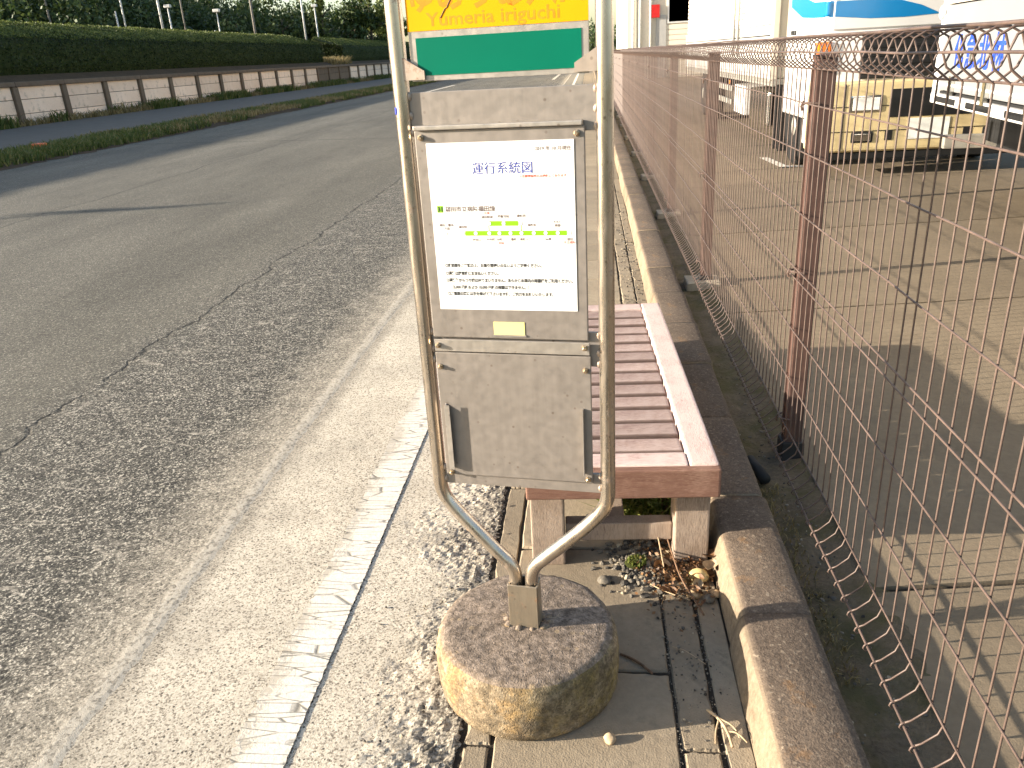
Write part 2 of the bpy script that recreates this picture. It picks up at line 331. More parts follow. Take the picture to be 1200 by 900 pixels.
# ------------------------------------------------------------------ mesh helpers
def link(o, parent=None):
    COL.objects.link(o)
    if parent is not None: o.parent = parent
    return o
def mesh(name, vs, fs, mat, parent=None, smooth=False):
    me = bpy.data.meshes.new(name); me.from_pydata([tuple(map(float, v)) for v in vs], [], [tuple(map(int, f)) for f in fs])
    me.materials.append(M[mat])
    if smooth: me.polygons.foreach_set('use_smooth', [True]*len(me.polygons))
    me.update(); return link(bpy.data.objects.new(name, me), parent)
def quads(name, P, mat, parent=None):
    """P: (n,4,3) array of quads"""
    n = len(P); me = bpy.data.meshes.new(name); me.vertices.add(n*4); me.vertices.foreach_set('co', P.reshape(-1).astype(np.float32))
    me.loops.add(n*4); me.loops.foreach_set('vertex_index', np.arange(n*4, dtype=np.int32)); me.polygons.add(n)
    me.polygons.foreach_set('loop_start', np.arange(0, n*4, 4, dtype=np.int32)); me.materials.append(M[mat]); me.update(calc_edges=True); me.validate()
    return link(bpy.data.objects.new(name, me), parent)
def bmo(name, bm, mat, parent=None, smooth=False, loc=None):
    me = bpy.data.meshes.new(name); bm.to_mesh(me); bm.free(); me.materials.append(M[mat])
    if smooth: me.polygons.foreach_set('use_smooth', [True]*len(me.polygons))
    o = link(bpy.data.objects.new(name, me), parent)
    if loc: o.location = loc
    return o
def bbox(bm, x0, x1, y0, y1, z0, z1, bev=0., seg=2):
    r = bmesh.ops.create_cube(bm, size=1); vs = r['verts']
    for v in vs: v.co = Vector((x0+(v.co.x+.5)*(x1-x0), y0+(v.co.y+.5)*(y1-y0), z0+(v.co.z+.5)*(z1-z0)))
    if bev: 
        es = list({e for v in vs for e in v.link_edges}); bmesh.ops.bevel(bm, geom=es, offset=bev, segments=seg, affect='EDGES', profile=.6)
def box(name, x0, x1, y0, y1, z0, z1, mat, parent=None, bev=0., seg=2, smooth=False):
    """origin at the box centre so that object-space grain differs piece by piece only through Random"""
    bm = bmesh.new(); cx, cy, cz = (x0+x1)/2, (y0+y1)/2, (z0+z1)/2
    bbox(bm, x0-cx, x1-cx, y0-cy, y1-cy, z0-cz, z1-cz, bev, seg); return bmo(name, bm, mat, parent, smooth, (cx, cy, cz))
def tube_geo(pts, r, n=8, cap=True):
    P = [Vector(p) for p in pts]; rr = r if hasattr(r, '__len__') else [r]*len(P); vs, fs = [], []
    t0 = (P[1]-P[0]).normalized(); a = t0.orthogonal().normalized()
    for i, p in enumerate(P):
        t = ((P[min(i+1, len(P)-1)]-P[max(i-1, 0)])).normalized()
        a = (a - t*a.dot(t)); a = a.normalized() if a.length > 1e-6 else t.orthogonal().normalized(); b = t.cross(a)
        for k in range(n):
            an = 2*math.pi*k/n; vs.append(p + (a*math.cos(an)+b*math.sin(an))*rr[i])
    for i in range(len(P)-1):
        for k in range(n): fs.append((i*n+k, i*n+(k+1) % n, (i+1)*n+(k+1) % n, (i+1)*n+k))
    if cap: fs.append(tuple(range(n))[::-1]); fs.append(tuple((len(P)-1)*n+k for k in range(n)))
    return vs, fs
def tube(name, pts, r, mat, parent=None, n=8, smooth=True):
    v, f = tube_geo(pts, r, n); return mesh(name, v, f, mat, parent, smooth)
def join(parts):
    V, F = [], []
    for v, f in parts:
        o = len(V); V += list(v); F += [tuple(i+o for i in q) for q in f]
    return V, F
def smooth_path(pts, it=2):
    P = [Vector(p) for p in pts]
    for _ in range(it):
        Q = [P[0]]
        for a, b in zip(P, P[1:]): Q += [a*.75+b*.25, a*.25+b*.75]
        P = Q + [P[-1]]
    return P
def lathe_geo(prof, n=48):
    vs, fs = [], []
    for r, z in prof:
        for k in range(n): a = 2*math.pi*k/n; vs.append((r*math.cos(a), r*math.sin(a), z))
    for i in range(len(prof)-1):
        for k in range(n): fs.append((i*n+k, i*n+(k+1) % n, (i+1)*n+(k+1) % n, (i+1)*n+k))
    fs.append(tuple((len(prof)-1)*n+k for k in range(n))); fs.append(tuple(range(n))[::-1]); return vs, fs
def prism(name, poly, axis, a0, a1, mat, parent=None):
    """extrude a 2-D polygon along x, y or z"""
    n = len(poly)
    def P(p, a): return {'x': (a, p[0], p[1]), 'y': (p[0], a, p[1]), 'z': (p[0], p[1], a)}[axis]
    vs = [P(p, a0) for p in poly]+[P(p, a1) for p in poly]
    fs = [tuple(range(n)), tuple(range(n, 2*n))[::-1]]+[(i, i+n, (i+1) % n+n, (i+1) % n) for i in range(n)]
    bm = bmesh.new(); bv = [bm.verts.new(v) for v in vs]
    for f in fs: bm.faces.new([bv[i] for i in f])
    bmesh.ops.recalc_face_normals(bm, faces=bm.faces); return bmo(name, bm, mat, parent)
def empty(name, loc=(0, 0, 0), rz=0., parent=None):
    o = bpy.data.objects.new(name, None); o.location = loc; o.rotation_euler = (0, 0, rz); o.empty_display_size = .1; return link(o, parent)
def tag(o, label, cat, group=None):
    o['label'] = label; o['category'] = cat
    if group: o['group'] = group
    return o
def struct(o): o['kind'] = 'structure'; return o
def stuff(o): o['kind'] = 'stuff'; return o
def copy_tree(o, parent=None):
    c = o.copy(); COL.objects.link(c); c.parent = parent
    for ch in o.children: copy_tree(ch, c)
    return c
def vnoise(x, y, seed=0, oct=4):
    """value noise on arrays"""
    g = np.random.default_rng(seed).random((64, 64)); out = np.zeros_like(x, dtype=float); amp = 1.; tot = 0.
    for k in range(oct):
        xx, yy = x*2**k, y*2**k; i, j = np.floor(xx).astype(int), np.floor(yy).astype(int); fx, fy = xx-i, yy-j
        fx, fy = fx*fx*(3-2*fx), fy*fy*(3-2*fy); G = lambda a, b: g[a % 64, b % 64]
        out += amp*((G(i, j)*(1-fx)+G(i+1, j)*fx)*(1-fy)+(G(i, j+1)*(1-fx)+G(i+1, j+1)*fx)*fy); tot += amp; amp *= .55
    return out/tot
def sheet(name, x0, x1, y0, y1, z, mat, jag0=0., jag1=0., step=None, parent=None):
    """ground sheet; jag = unevenness of the x0 / x1 edge, sampled every step"""
    if not step: return mesh(name, [(x0, y0, z), (x1, y0, z), (x1, y1, z), (x0, y1, z)], [(0, 1, 2, 3)], mat, parent)
    near = list(np.arange(y0, min(y1, 9.), step))+list(np.geomspace(max(9., y0), y1, 60)); vs, fs = [], []
    for i, y in enumerate(near):
        a = x0+jag0*(random.random()-.5)*2; b = x1+jag1*(random.random()-.5)*2; vs += [(a, y, z), (b, y, z)]
        if i: fs.append((2*i-2, 2*i-1, 2*i+1, 2*i))
    return mesh(name, vs, fs, mat, parent)
TEXTS = []
def text(body, size, mat, parent, x, z, y, align='LEFT', bold=0., name='lettering', sx=1., rot=(R(90), 0, 0)):
    c = bpy.data.curves.new(name, 'FONT'); c.body = body; c.size = size; c.align_x = align; c.resolution_u = 2; c.offset = bold*size
    o = bpy.data.objects.new(name, c); o.location = (x, y, z); o.rotation_euler = rot; o.scale = (sx, 1, 1); link(o, parent); TEXTS.append((o, mat)); return o
def convert_texts():
    bpy.context.view_layer.update(); dg = bpy.context.evaluated_depsgraph_get()
    for o, mat in TEXTS:
        me = bpy.data.meshes.new_from_object(o.evaluated_get(dg)); me.materials.clear(); me.materials.append(M[mat])
        n = link(bpy.data.objects.new(o.name, me), o.parent); n.location = o.location; n.rotation_euler = o.rotation_euler; n.scale = o.scale
        nm = o.name; bpy.data.objects.remove(o); n.name = nm

# ================================================================== THE SETTING
struct(sheet('ground', -1500, 1500, -300, 2500, -.10, 'ground_earth'))
def build_road():
    ys = list(np.arange(-3, 9, .03))+list(np.geomspace(9, 420, 60)); vs, fs = [], []
    for i, y in enumerate(ys):
        e = -1.295+.012*(random.random()-.5)+.03*(vnoise(np.array([y*1.5]), np.array([.3]), 3)[0]-.5)
        f = -11.2+.12*(random.random()-.5)
        vs += [(f, y, .010), (-6, y, .008), (e-.03, y, .0045), (e, y, .0026), (e+.024, y, -.0006)]
        if i:
            a, b = 5*(i-1), 5*i
            for k in range(4): fs.append((a+k, a+k+1, b+k+1, b+k))
    struct(mesh('road', vs, fs, 'asphalt'))
build_road()
# dark bed that shows in the joints and cracks
struct(sheet('road_bed', -1.36, .36, -3, 420, -.014, 'joint_dirt'))
struct(sheet('road_shoulder', -1.31, -.7295, -3, 420, 0., 'shoulder', 0, .0025, .012))
def rough_shoulder():
    xs = np.concatenate([np.arange(-.7288, -.335, .0075), [-.33]]); ys = np.concatenate([np.arange(.9, 4.2, .0075), np.geomspace(4.2, 300, 160)])
    X, Y = np.meshgrid(xs, ys); k = np.clip((X+.62+.35*(vnoise(X*5, Y*5, 11)-.5))/.22, 0, 1)*np.clip((5-Y), 0, 1)
    Z = (vnoise(X*55, Y*55, 5, 3)-.55)*.015*k+(vnoise(X*20, Y*20, 6, 3)-.5)*.008*k+.0005
    Z = np.where(X > -.3375, Z-.004*k, Z); Z = np.maximum(Z, -.0125); Xj = X.copy(); Xj[:, 0] += (rng.random(len(ys))-.5)*.006; Xj[:, -1] += (rng.random(len(ys))-.6)*.014
    n, m = X.shape; V = np.stack([Xj, Y, Z], -1).reshape(-1, 3); I = np.arange(n*m).reshape(n, m)
    F = np.stack([I[:-1, :-1], I[:-1, 1:], I[1:, 1:], I[1:, :-1]], -1).reshape(-1, 4)
    struct(mesh('crumbling_shoulder', V, F, 'shoulder'))
rough_shoulder()
def white_line():
    ys = list(np.arange(-1, 9, .009))+list(np.geomspace(9, 300, 80)); vs, fs = [], []
    a = np.array(ys); e = -.872+.030*(vnoise(a*7, a*0+.2, 9, 4)-.5)+.012*(rng.random(len(a))-.5)
    for i, y in enumerate(ys):
        vs += [(e[i], y, .0042), (-.7303+.004*(random.random()-.5), y, .0042)]
        if i: fs.append((2*i-2, 2*i-1, 2*i+1, 2*i))
    struct(mesh('road_edge_line', vs, fs, 'paint'))
white_line()
# far road marks seen under the sign plate
struct(sheet('stop_line', -8.4, -8.15, 36, 52, .017, 'paint')); struct(sheet('lane_mark', -2.3, -2.1, 52, 66, .017, 'paint'))

# covered gutter: lids, walls and apron, every slab its own piece
gut = struct(sheet('gutter', -.34, .36, -3, 300, -.006, 'joint_dirt'))
def slab_mesh(w, l, bev=.004):
    n = 14; e = []
    for (ax, ay), (bx_, by_) in zip([(-1, -1), (1, -1), (1, 1), (-1, 1)], [(1, -1), (1, 1), (-1, 1), (-1, -1)]):
        for k in range(n):
            t = k/n; px, py = ax+(bx_-ax)*t, ay+(by_-ay)*t; c = .006 if k in (0, 1, n-1) else 0.; d = .0022*abs(rng.normal())+(.008*rng.random() if rng.random() < .07 else 0)+c*rng.random()
            e.append((px*w/2, py*l/2, d))
    vs = [(x, y, -.05) for x, y, d in e]+[(x, y, -.005) for x, y, d in e]
    ins = lambda x, y, d: (x-math.copysign(min(d+bev*.7, w*.3), x) if abs(abs(x)-w/2) < 1e-6 else x, y-math.copysign(d+bev*.7, y) if abs(abs(y)-l/2) < 1e-6 else y)
    vs = [(x, y, -.05) for x, y, d in e]+[(*(c*(1-.0) for c in ins(x, y, d*.5-bev*.7)), -.006) for x, y, d in e]+[(*ins(x, y, d), 0) for x, y, d in e]
    m = len(e); fs = [(a*m+k, a*m+(k+1) % m, (a+1)*m+(k+1) % m, (a+1)*m+k) for a in (0, 1) for k in range(m)]+[tuple(2*m+k for k in range(m))]
    me = bpy.data.meshes.new('slab'); me.from_pydata(vs, [], fs); me.update(); return me
def slab_row(name, x0, x1, first, pitch, last, gap, mat):
    mes = [slab_mesh(x1-x0, pitch-gap) for _ in range(5)]; y = first
    for me in mes: me.materials.append(M[mat])
    while y < last:
        o = bpy.data.objects.new(name, random.choice(mes)); o.location = ((x0+x1)/2+random.uniform(-.0015, .0015), y+pitch/2, random.uniform(-.0015, .003))
        o.rotation_euler = (random.uniform(-.002, .002), random.uniform(-.003, .003), random.uniform(-.002, .002)); link(o, gut); y += pitch
    o = mesh(name, [(x0, last, .001), (x1, last, .001), (x1, 200, .001), (x0, 200, .001)], [(0, 1, 2, 3)], mat, gut)
slab_row('gutter_wall_slab', -.322, -.256, .79, .6, 13, .006, 'gutter_concrete')
slab_row('gutter_lid', -.249, .183, .53, .555, 13, .007, 'gutter_concrete')
slab_row('gutter_wall_slab', .190, .279, .79, .6, 13, .006, 'gutter_concrete')
slab_row('gutter_apron_slab', .285, .352, .4, .9, 13, .005, 'gutter_concrete')

kb = struct(mesh('kerb', [(.33, -3, -.02), (.58, -3, -.02), (.58, 200, -.02), (.33, 200, -.02)], [(0, 1, 2, 3)], 'joint_dirt'))
def kerb_profile():
    P = [(.347, -.05), (.352, .02), (.366, .078)]
    for a in np.linspace(170, 92, 6): P.append((.398+.030*math.cos(R(a)), .083+.032*math.sin(R(a))))
    P += [(.47, .117), (.535, .116), (.553, .110), (.558, .098), (.558, -.05)]
    return P
def kerb_stone(y0, L, seed):
    P = kerb_profile(); n = len(P); ny = max(2, int(L/.03)); vs, fs = [], []
    rs = np.random.default_rng(seed); cx = .45; dx, dz = rs.normal(0, .003), rs.normal(0, .002)
    for j in range(ny+1):
        t = j/ny; e = min(t, 1-t)*L; sh = .004*max(0, 1-e/.008)
        for k, (x, z) in enumerate(P):
            nx = float(vnoise(np.array([k*.6+seed]), np.array([t*L*9+seed*3.1]), 4, 3)[0]-.5)*.008
            vs.append((cx+(x-cx)*(1-sh*3)+dx+nx*.5-cx, t*L, z*(1-sh)+dz+nx*.35 if z > 0 else z))
        if j:
            a, b = (j-1)*n, j*n
            for k in range(n-1): fs.append((a+k, b+k, b+k+1, a+k+1))
    fs.append(tuple(range(n))); fs.append(tuple(ny*n+k for k in range(n))[::-1])
    o = mesh('kerb_stone', vs, fs, 'kerb', kb, True); o.location = (cx, y0, 0)
y = 1.742-.605*3
for k in range(26): kerb_stone(y+.0025, .600, k); y += .605
kerb_stone(y, 60, 99)

# earth strip between kerb and fence, then the yard of concrete bays
def strip():
    xs = np.linspace(.55, .86, 24); ys = np.concatenate([np.arange(-1, 8, .02), np.geomspace(8, 80, 60)]); X, Y = np.meshgrid(xs, ys)
    Z = .0+(vnoise(X*9, Y*9, 21)-.5)*.03+.030*np.clip((X-.66)/.16, 0, 1)-.02*np.clip((X-.80)/.05, 0, 1)+(vnoise(X*40, Y*40, 22, 3)-.5)*.012+0*X
    n, m = X.shape; I = np.arange(n*m).reshape(n, m); F = np.stack([I[:-1, :-1], I[:-1, 1:], I[1:, 1:], I[1:, :-1]], -1).reshape(-1, 4)
    struct(mesh('earth_strip', np.stack([X, Y, Z], -1).reshape(-1, 3), F, 'strip_soil', None, True))
strip()
yard = struct(sheet('yard', .79, 60, -4, 60, .016, 'joint_dirt'))
J = [-3.2, -.6, 1.98, 4.6, 6.75, 9.2, 11.8, 14.4, 17, 19.6, 22.2, 24.8, 30, 40, 58]; XJ = [.79, 5.4, 9.9, 15, 24, 40]
for a, b in zip(J, J[1:]):
    for c, d in zip(XJ, XJ[1:]):
        g_ = .012; sk = lambda x: .105*(x-1); zz = .028+random.uniform(-.002, .002)
        v = [(c+g_*(c > 1), a+g_+sk(c)), (d-g_, a+g_+sk(d)), (d-g_, b-g_+sk(d)), (c+g_*(c > 1), b-g_+sk(c))]
        mesh('concrete_bay', [(p[0], p[1], zz) for p in v]+[(p[0], p[1], -.03) for p in v], [(0, 1, 2, 3), (0, 4, 5, 1), (1, 5, 6, 2), (2, 6, 7, 3), (3, 7, 4, 0)], 'yard_concrete', yard)
struct(mesh('parking_mark', [(2.29, 11.45, 0.036), (2.36, 10.45, 0.036), (2.9, 10.42, 0.036), (2.9, 10.54, 0.036), (2.47, 10.57, 0.036), (2.41, 11.45, .036)], [(0, 1, 2, 3, 4, 5)], 'paint'))

# far side: verge, path, retaining wall, tea terrace
def verge():
    ys = list(np.arange(4, 80, .25)); vs, fs = [], []
    for i, y in enumerate(ys):
        j = lambda s: (random.random()-.5)*s
        vs += [(-11.1+j(.25), y, .012), (-11.45+j(.1), y, .07), (-12.2, y, .10+j(.04)), (-13.1+j(.2), y, .108)]
        if i:
            a, b = 4*(i-1), 4*i
            for k in range(3): fs.append((a+k+1, a+k, b+k, b+k+1))
    struct(mesh('verge', vs, fs, 'terrace_soil'))
verge()
struct(sheet('far_pavement', -20.3, -13.0, -3, 160, .105, 'far_path'))
struct(mesh('tea_terrace', [(-20.65, -3, 1.45), (-20.65, 140, 1.45), (-21.6, 140, 1.82), (-21.6, -3, 1.82), (-60, 140, 2.2), (-60, -3, 2.2)], [(0, 1, 2, 3), (3, 2, 4, 5)], 'terrace_soil'))
def blades(name, pts, h, wid, mat, lean=.5, kind=True):
    """pts (n,3): one tapering bent blade of grass at each"""
    n = len(pts); hh = h*(.5+rng.random(n)); az = rng.random(n)*2*np.pi; a2 = rng.random(n)*2*np.pi
    d = np.stack([np.cos(az), np.sin(az), 0*az], -1); s = np.stack([np.cos(a2), np.sin(a2), 0*az], -1)*wid*.5
    up = np.array([0, 0, 1.]); ln = (lean*rng.random(n)*hh)[:, None]
    m = pts+up*(hh*.6)[:, None]+d*ln*.35; t = pts+up*hh[:, None]*(1-.25*lean*rng.random(n))[:, None]+d*ln
    Q = np.concatenate([np.stack([pts-s, pts+s, m+s*.8, m-s*.8], 1), np.stack([m-s*.8, m+s*.8, t+s*.12, t-s*.12], 1)])
    o = quads(name, Q, mat); return stuff(o) if kind else o
def scatter(n, x0, x1, y0, y1, z, f=None):
    x = rng.uniform(x0, x1, n); y = rng.uniform(y0, y1, n)
    if f is not None: k = f(x, y); x, y = x[k], y[k]
    return np.stack([x, y, np.full(len(x), z)], -1)
gp = scatter(46000, -12.9, -11.2, 10, 62, .06, lambda x, y: vnoise(x*1.2, y*.6, 31) > np.where(y < 24, .26, .42))
gp[:, 2] = np.where(gp[:, 0] > -11.45, .02, .07)
blades('verge_grass', gp, .15, .03, 'grass_leaf', .8)
dp = scatter(16000, -13.2, -11.2, 20, 75, .09, lambda x, y: vnoise(x*1.2, y*.6, 31) < .47)
blades('dry_verge_grass', dp, .14, .03, 'dry_grass_leaf', .9)
wp = scatter(18000, -20.4, -19.7, 14, 85, .1, lambda x, y: vnoise(x*.9, y*.45, 41) > .46)
blades('wall_foot_weeds', wp, .34, .05, 'grass_leaf', .8)
wp = scatter(8000, -20.4, -19.8, 14, 85, .1, lambda x, y: vnoise(x*.9, y*.45, 41) < .5)
blades('dry_wall_foot_weeds', wp, .22, .04, 'dry_grass_leaf', .9)

wall = tag(empty('retaining_wall', (-20.5, 16, .05)), 'long low concrete retaining wall of posts and pale panels below the hedge', 'wall')
def build_wall():
    Y0, s = 28.6-8*2.88, 2.88
    def sh(name, x0, x1, y0, y1, z0, z1, mat, bev):
        bm = bmesh.new(); bbox(bm, x0, x1, y0, y1, z0, z1, bev, 1); me = bpy.data.meshes.new(name); bm.to_mesh(me); bm.free(); me.materials.append(M[mat]); return me
    post = sh('post', -.14, .06, -.15, .15, 0, 1.36, 'wall_post', .02)
    rows = [(0., .42), (.438, .915), (.933, 1.36)]
    pan = [[sh('wall_panel', -.13, -.045, .152, s-.152, a, b, m, .008) for a, b in rows] for m in ('wall_panel', 'wall_post')]
    cap = sh('cap_beam', -.22, .09, .004, s-.004, 1.362, 1.53, 'wall_post', .015)
    for n in range(34):
        y = Y0+n*s-16
        for nm, me in [('post', post), ('cap_beam', cap)]+[('wall_panel', p) for p in pan[1 if n in (20, 21, 22) else 0]]:
            o = link(bpy.data.objects.new(nm, me), wall); o.location = (random.uniform(-.008, .008), y, 0)
build_wall()

def leaf_quads(P, N, size, jit=.9):
    n = len(P); a = N+jit*rng.normal(size=(n, 3)); a /= np.linalg.norm(a, axis=1)[:, None]+1e-9
    t = np.cross(a, rng.normal(size=(n, 3))); t /= np.linalg.norm(t, axis=1)[:, None]+1e-9; b = np.cross(a, t)
    s = (size*(.6+.8*rng.random(n)))[:, None]
    return np.stack([P-t*s*.5, P-b*s*.3, P+t*s*.5, P+b*s*.3], 1)
def hedge(name, y0, y1, n, label):
    prof = np.array([(-21.85, 1.8), (-21.68, 2.2), (-21.7, 2.75), (-21.8, 3.05), (-22.0, 3.22), (-22.7, 3.43), (-23.5, 3.67), (-24.4, 3.90), (-25.0, 3.6)])
    seg = np.linalg.norm(np.diff(prof, axis=0), axis=1); cs = np.concatenate([[0], np.cumsum(seg)])
    u = rng.random(n)*cs[-1]; i = np.clip(np.searchsorted(cs, u)-1, 0, len(seg)-1); f = ((u-cs[i])/seg[i])[:, None]
    p = prof[i]*(1-f)+prof[i+1]*f; tg = prof[i+1]-prof[i]; nr = np.stack([-tg[:, 1]*-1, -tg[:, 0]], -1); nr /= np.linalg.norm(nr, axis=1)[:, None]
    Y = rng.uniform(y0, y1, n); lump = (vnoise(u*2.2, Y*1.6, 55)-.5)*.26
    P = np.stack([p[:, 0]+nr[:, 0]*lump, Y, p[:, 1]+nr[:, 1]*lump], -1); N = np.stack([nr[:, 0], 0*Y, nr[:, 1]], -1)
    P += rng.normal(size=P.shape)*.035
    ne = 1800; t = rng.random(ne); E = np.stack([rng.uniform(-24.8, -21.75, ne), np.full(ne, y0), rng.uniform(1.85, 3.5, ne)], -1)   # end face
    E = E[(E[:, 2] < np.interp(-E[:, 0], [21.7, 22.1, 23.5, 24.8], [3., 3.2, 3.45, 3.45]))]; E[:, 1] += rng.normal(size=len(E))*.06
    Q = np.concatenate([leaf_quads(P, N, .085, 1.3), leaf_quads(E, np.tile([0, -1., 0], (len(E), 1)), .16)])
    root = tag(empty(name, (-23, y0, 1.7)), label, 'hedge'); o = quads('foliage', Q, 'tea_leaf', root); o.location = (23, -y0, -1.7)
    ns = int(n*.8); xs = rng.uniform(-24.6, -21.9, ns); ys = rng.uniform(y0, y1, ns); zs = np.interp(-xs, [21.9, 22.7, 24.4, 25], [3.18, 3.45, 3.92, 3.6])+rng.uniform(-.03, .10, ns)
    Ps = np.stack([xs, ys, zs], -1); Ps[:, 2] += (vnoise(xs*2, ys*1.6, 57)-.5)*.16; Ns = rng.normal(size=(ns, 3)); Ns[:, 2] *= .5; Ns[:, 0] -= .6
    sh_ = quads('lit_top_leaves', leaf_quads(Ps, Ns, .08, .4), 'pale_leaf', root); sh_.location = (23, -y0, -1.7)  # paler upright leaves added so the hedge top reads as sunlit
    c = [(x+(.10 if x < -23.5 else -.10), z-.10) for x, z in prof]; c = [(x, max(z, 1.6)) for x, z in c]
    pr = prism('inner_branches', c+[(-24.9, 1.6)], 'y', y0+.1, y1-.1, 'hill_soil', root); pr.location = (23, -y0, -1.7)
hedge('tea_hedge', 2, 69, 76000, 'long clipped tea hedge with a dark face above the retaining wall')
hedge('tea_hedge', 75, 125, 22000, 'clipped tea hedge with sunlit end beyond the gap of pale grass')
gp = scatter(3200, -24, -21.0, 69.1, 75, 1.62); blades('gap_grass', gp, .5, .05, 'dry_grass_leaf', .8)

# wooded ridge behind
def ridge():
    xs = np.linspace(-170, -30, 50); ys = np.linspace(45, 260, 60); X, Y = np.meshgrid(xs, ys)
    k = np.clip((-X-34)/55, 0, 1); l = np.clip((Y-56)/22, 0, 1); Z = 1.2+8*k*k*(3-2*k)*l*(3*l-2*l*l)/1.+(vnoise(X*.05, Y*.05, 61)-.5)*5*k*l
    n, m = X.shape; I = np.arange(n*m).reshape(n, m); F = np.stack([I[:-1, :-1], I[:-1, 1:], I[1:, 1:], I[1:, :-1]], -1).reshape(-1, 4)
    struct(mesh('hill', np.stack([X, Y, Z], -1).reshape(-1, 3), F, 'hill_soil', None, True))
    return lambda x, y: 1.2+8*np.clip((-x-34)/55, 0, 1)**2*(3-2*np.clip((-x-34)/55, 0, 1))*np.clip((y-56)/22, 0, 1)
hz = ridge()
def crown_points(c, rx, rz, n, lumps=9, cone=0.):
    """points in lobes spread through a crown"""
    L = []; 
    for _ in range(lumps):
        d = rng.normal(size=3); d /= np.linalg.norm(d); d *= rng.uniform(.35, .85); f = 1-cone*max(0, (d[2]+1)/2)
        L.append((d[0]*rx*f, d[1]*rx*f, d[2]*rz, rng.uniform(.3, .5)*(1-.5*cone*(d[2]+1)/2)))
    k = rng.integers(0, lumps, n); L = np.array(L)[k]; d = rng.normal(size=(n, 3)); d /= np.linalg.norm(d, axis=1)[:, None]
    r = (L[:, 3]*rng.uniform(.55, 1.08, n))[:, None]; return np.array(c)+L[:, :3]+d*r*np.array([rx, rx, rz*.8]), d
def wood():
    Q = []
    for _ in range(330):
        y = rng.uniform(80, 150); x = -y*rng.uniform(.17, .95)-rng.uniform(0, 10); h = rng.uniform(6, 11); r = h*rng.uniform(.33, .45)
        if x > -27 or (x/y > -.37 and y < 112): continue
        P, N = crown_points((x, y, float(hz(np.array(x), np.array(y)))+h*.52), r, h*.5, 640, 9, rng.choice([0, .5])); Q.append(leaf_quads(P, N, .40))
    for _ in range(170):
        y = rng.uniform(70, 120); x = -y*rng.uniform(.55, .98)-3; h = rng.uniform(6, 10)
        P, N = crown_points((x, y, float(hz(np.array(x), np.array(y)))+h*.5), h*.42, h*.52, 480, 9); Q.append(leaf_quads(P, N, .42))
    for _ in range(110):   # the wood goes on over the ridge to the left
        y = rng.uniform(58, 130); x = -rng.uniform(58, 120); h = rng.uniform(7, 11)
        P, N = crown_points((x, y, float(hz(np.array(x), np.array(y)))+h*.5), h*.42, h*.5, 200, 7); Q.append(leaf_quads(P, N, .8))
    for _ in range(90):   # and closes the far end of the road
        y = rng.uniform(165, 215); x = rng.uniform(-75, 60); h = rng.uniform(6, 10)
        P, N = crown_points((x, y, h*.46), h*.45, h*.48, 240, 8); Q.append(leaf_quads(P, N, .7))
    o = stuff(quads('hillside_wood', np.concatenate(Q), 'forest_leaf')); o['label'] = 'dark dense wood covering the hillside behind the tea hedge'
wood()
def tree_proto(name, h, r, mat, cone, n, lumps, size):
    root = empty(name); P, N = crown_points((0, 0, h*.6), r, h*.42, n, lumps, cone); quads('crown', leaf_quads(P, N, size), mat, root)
    parts = [tube_geo([(0, 0, -.3), (.05, 0, h*.3), (.02, .05, h*.75)], [h*.022, h*.017, h*.006], 7)]
    for k in range(6):
        a = k*1.9; z = h*(.3+.07*k); parts.append(tube_geo([(.03, 0, z), (math.cos(a)*r*.35, math.sin(a)*r*.35, z+h*.07), (math.cos(a)*r*.7, math.sin(a)*r*.7, z+h*.12)], [h*.009, h*.006, h*.003], 5))
    v, f = join(parts); mesh('trunk', v, f, 'bark', root, True); return root
T = [tree_proto('cedar_tree', 9, 1.7, 'pale_leaf', .75, 1500, 14, .34), tree_proto('broadleaf_tree', 7, 2.4, 'forest_leaf', .1, 1500, 12, .36), tree_proto('broadleaf_tree', 6, 2.2, 'pale_leaf', .2, 1300, 11, .34)]
tr = [(0, -29.6, 95, 1.15, 'pointed pale green tree above the far end of the tea hedge'), (2, -25.8, 102, 1.5, 'round pale green tree behind the far tea hedge, beside a darker one'),
      (1, -27.2, 100, 1.35, 'dark broadleaf tree between the pale trees behind the far hedge'), (1, -31.5, 96, 1.2, 'dark broadleaf tree behind the twin lamp poles'),
      (2, -25.4, 111, 1.35, 'low pale tree just behind the left sign pole'), (1, -31.0, 86, .95, 'bushy dark tree beside the twin lamp poles'),
      (1, -34.0, 82, .85, 'low dark tree beneath the utility pole'), (1, 1.2, 140, .85, 'small dark tree at the far end of the fence'),
      (2, -6, 150, 1.1, 'pale tree at the far end of the road'), (1, -12, 140, 1.1, 'dark tree beside the far end of the road')]
used = set()
for k, x, y, s, lab in tr:
    o = T[k] if k not in used else copy_tree(T[k]); used.add(k)
    o.location = (x, y, 1.2 if x < -14 else 0); o.scale = (s, s, s); o.rotation_euler.z = random.random()*6; tag(o, lab, 'tree', 'trees behind the far hedge')

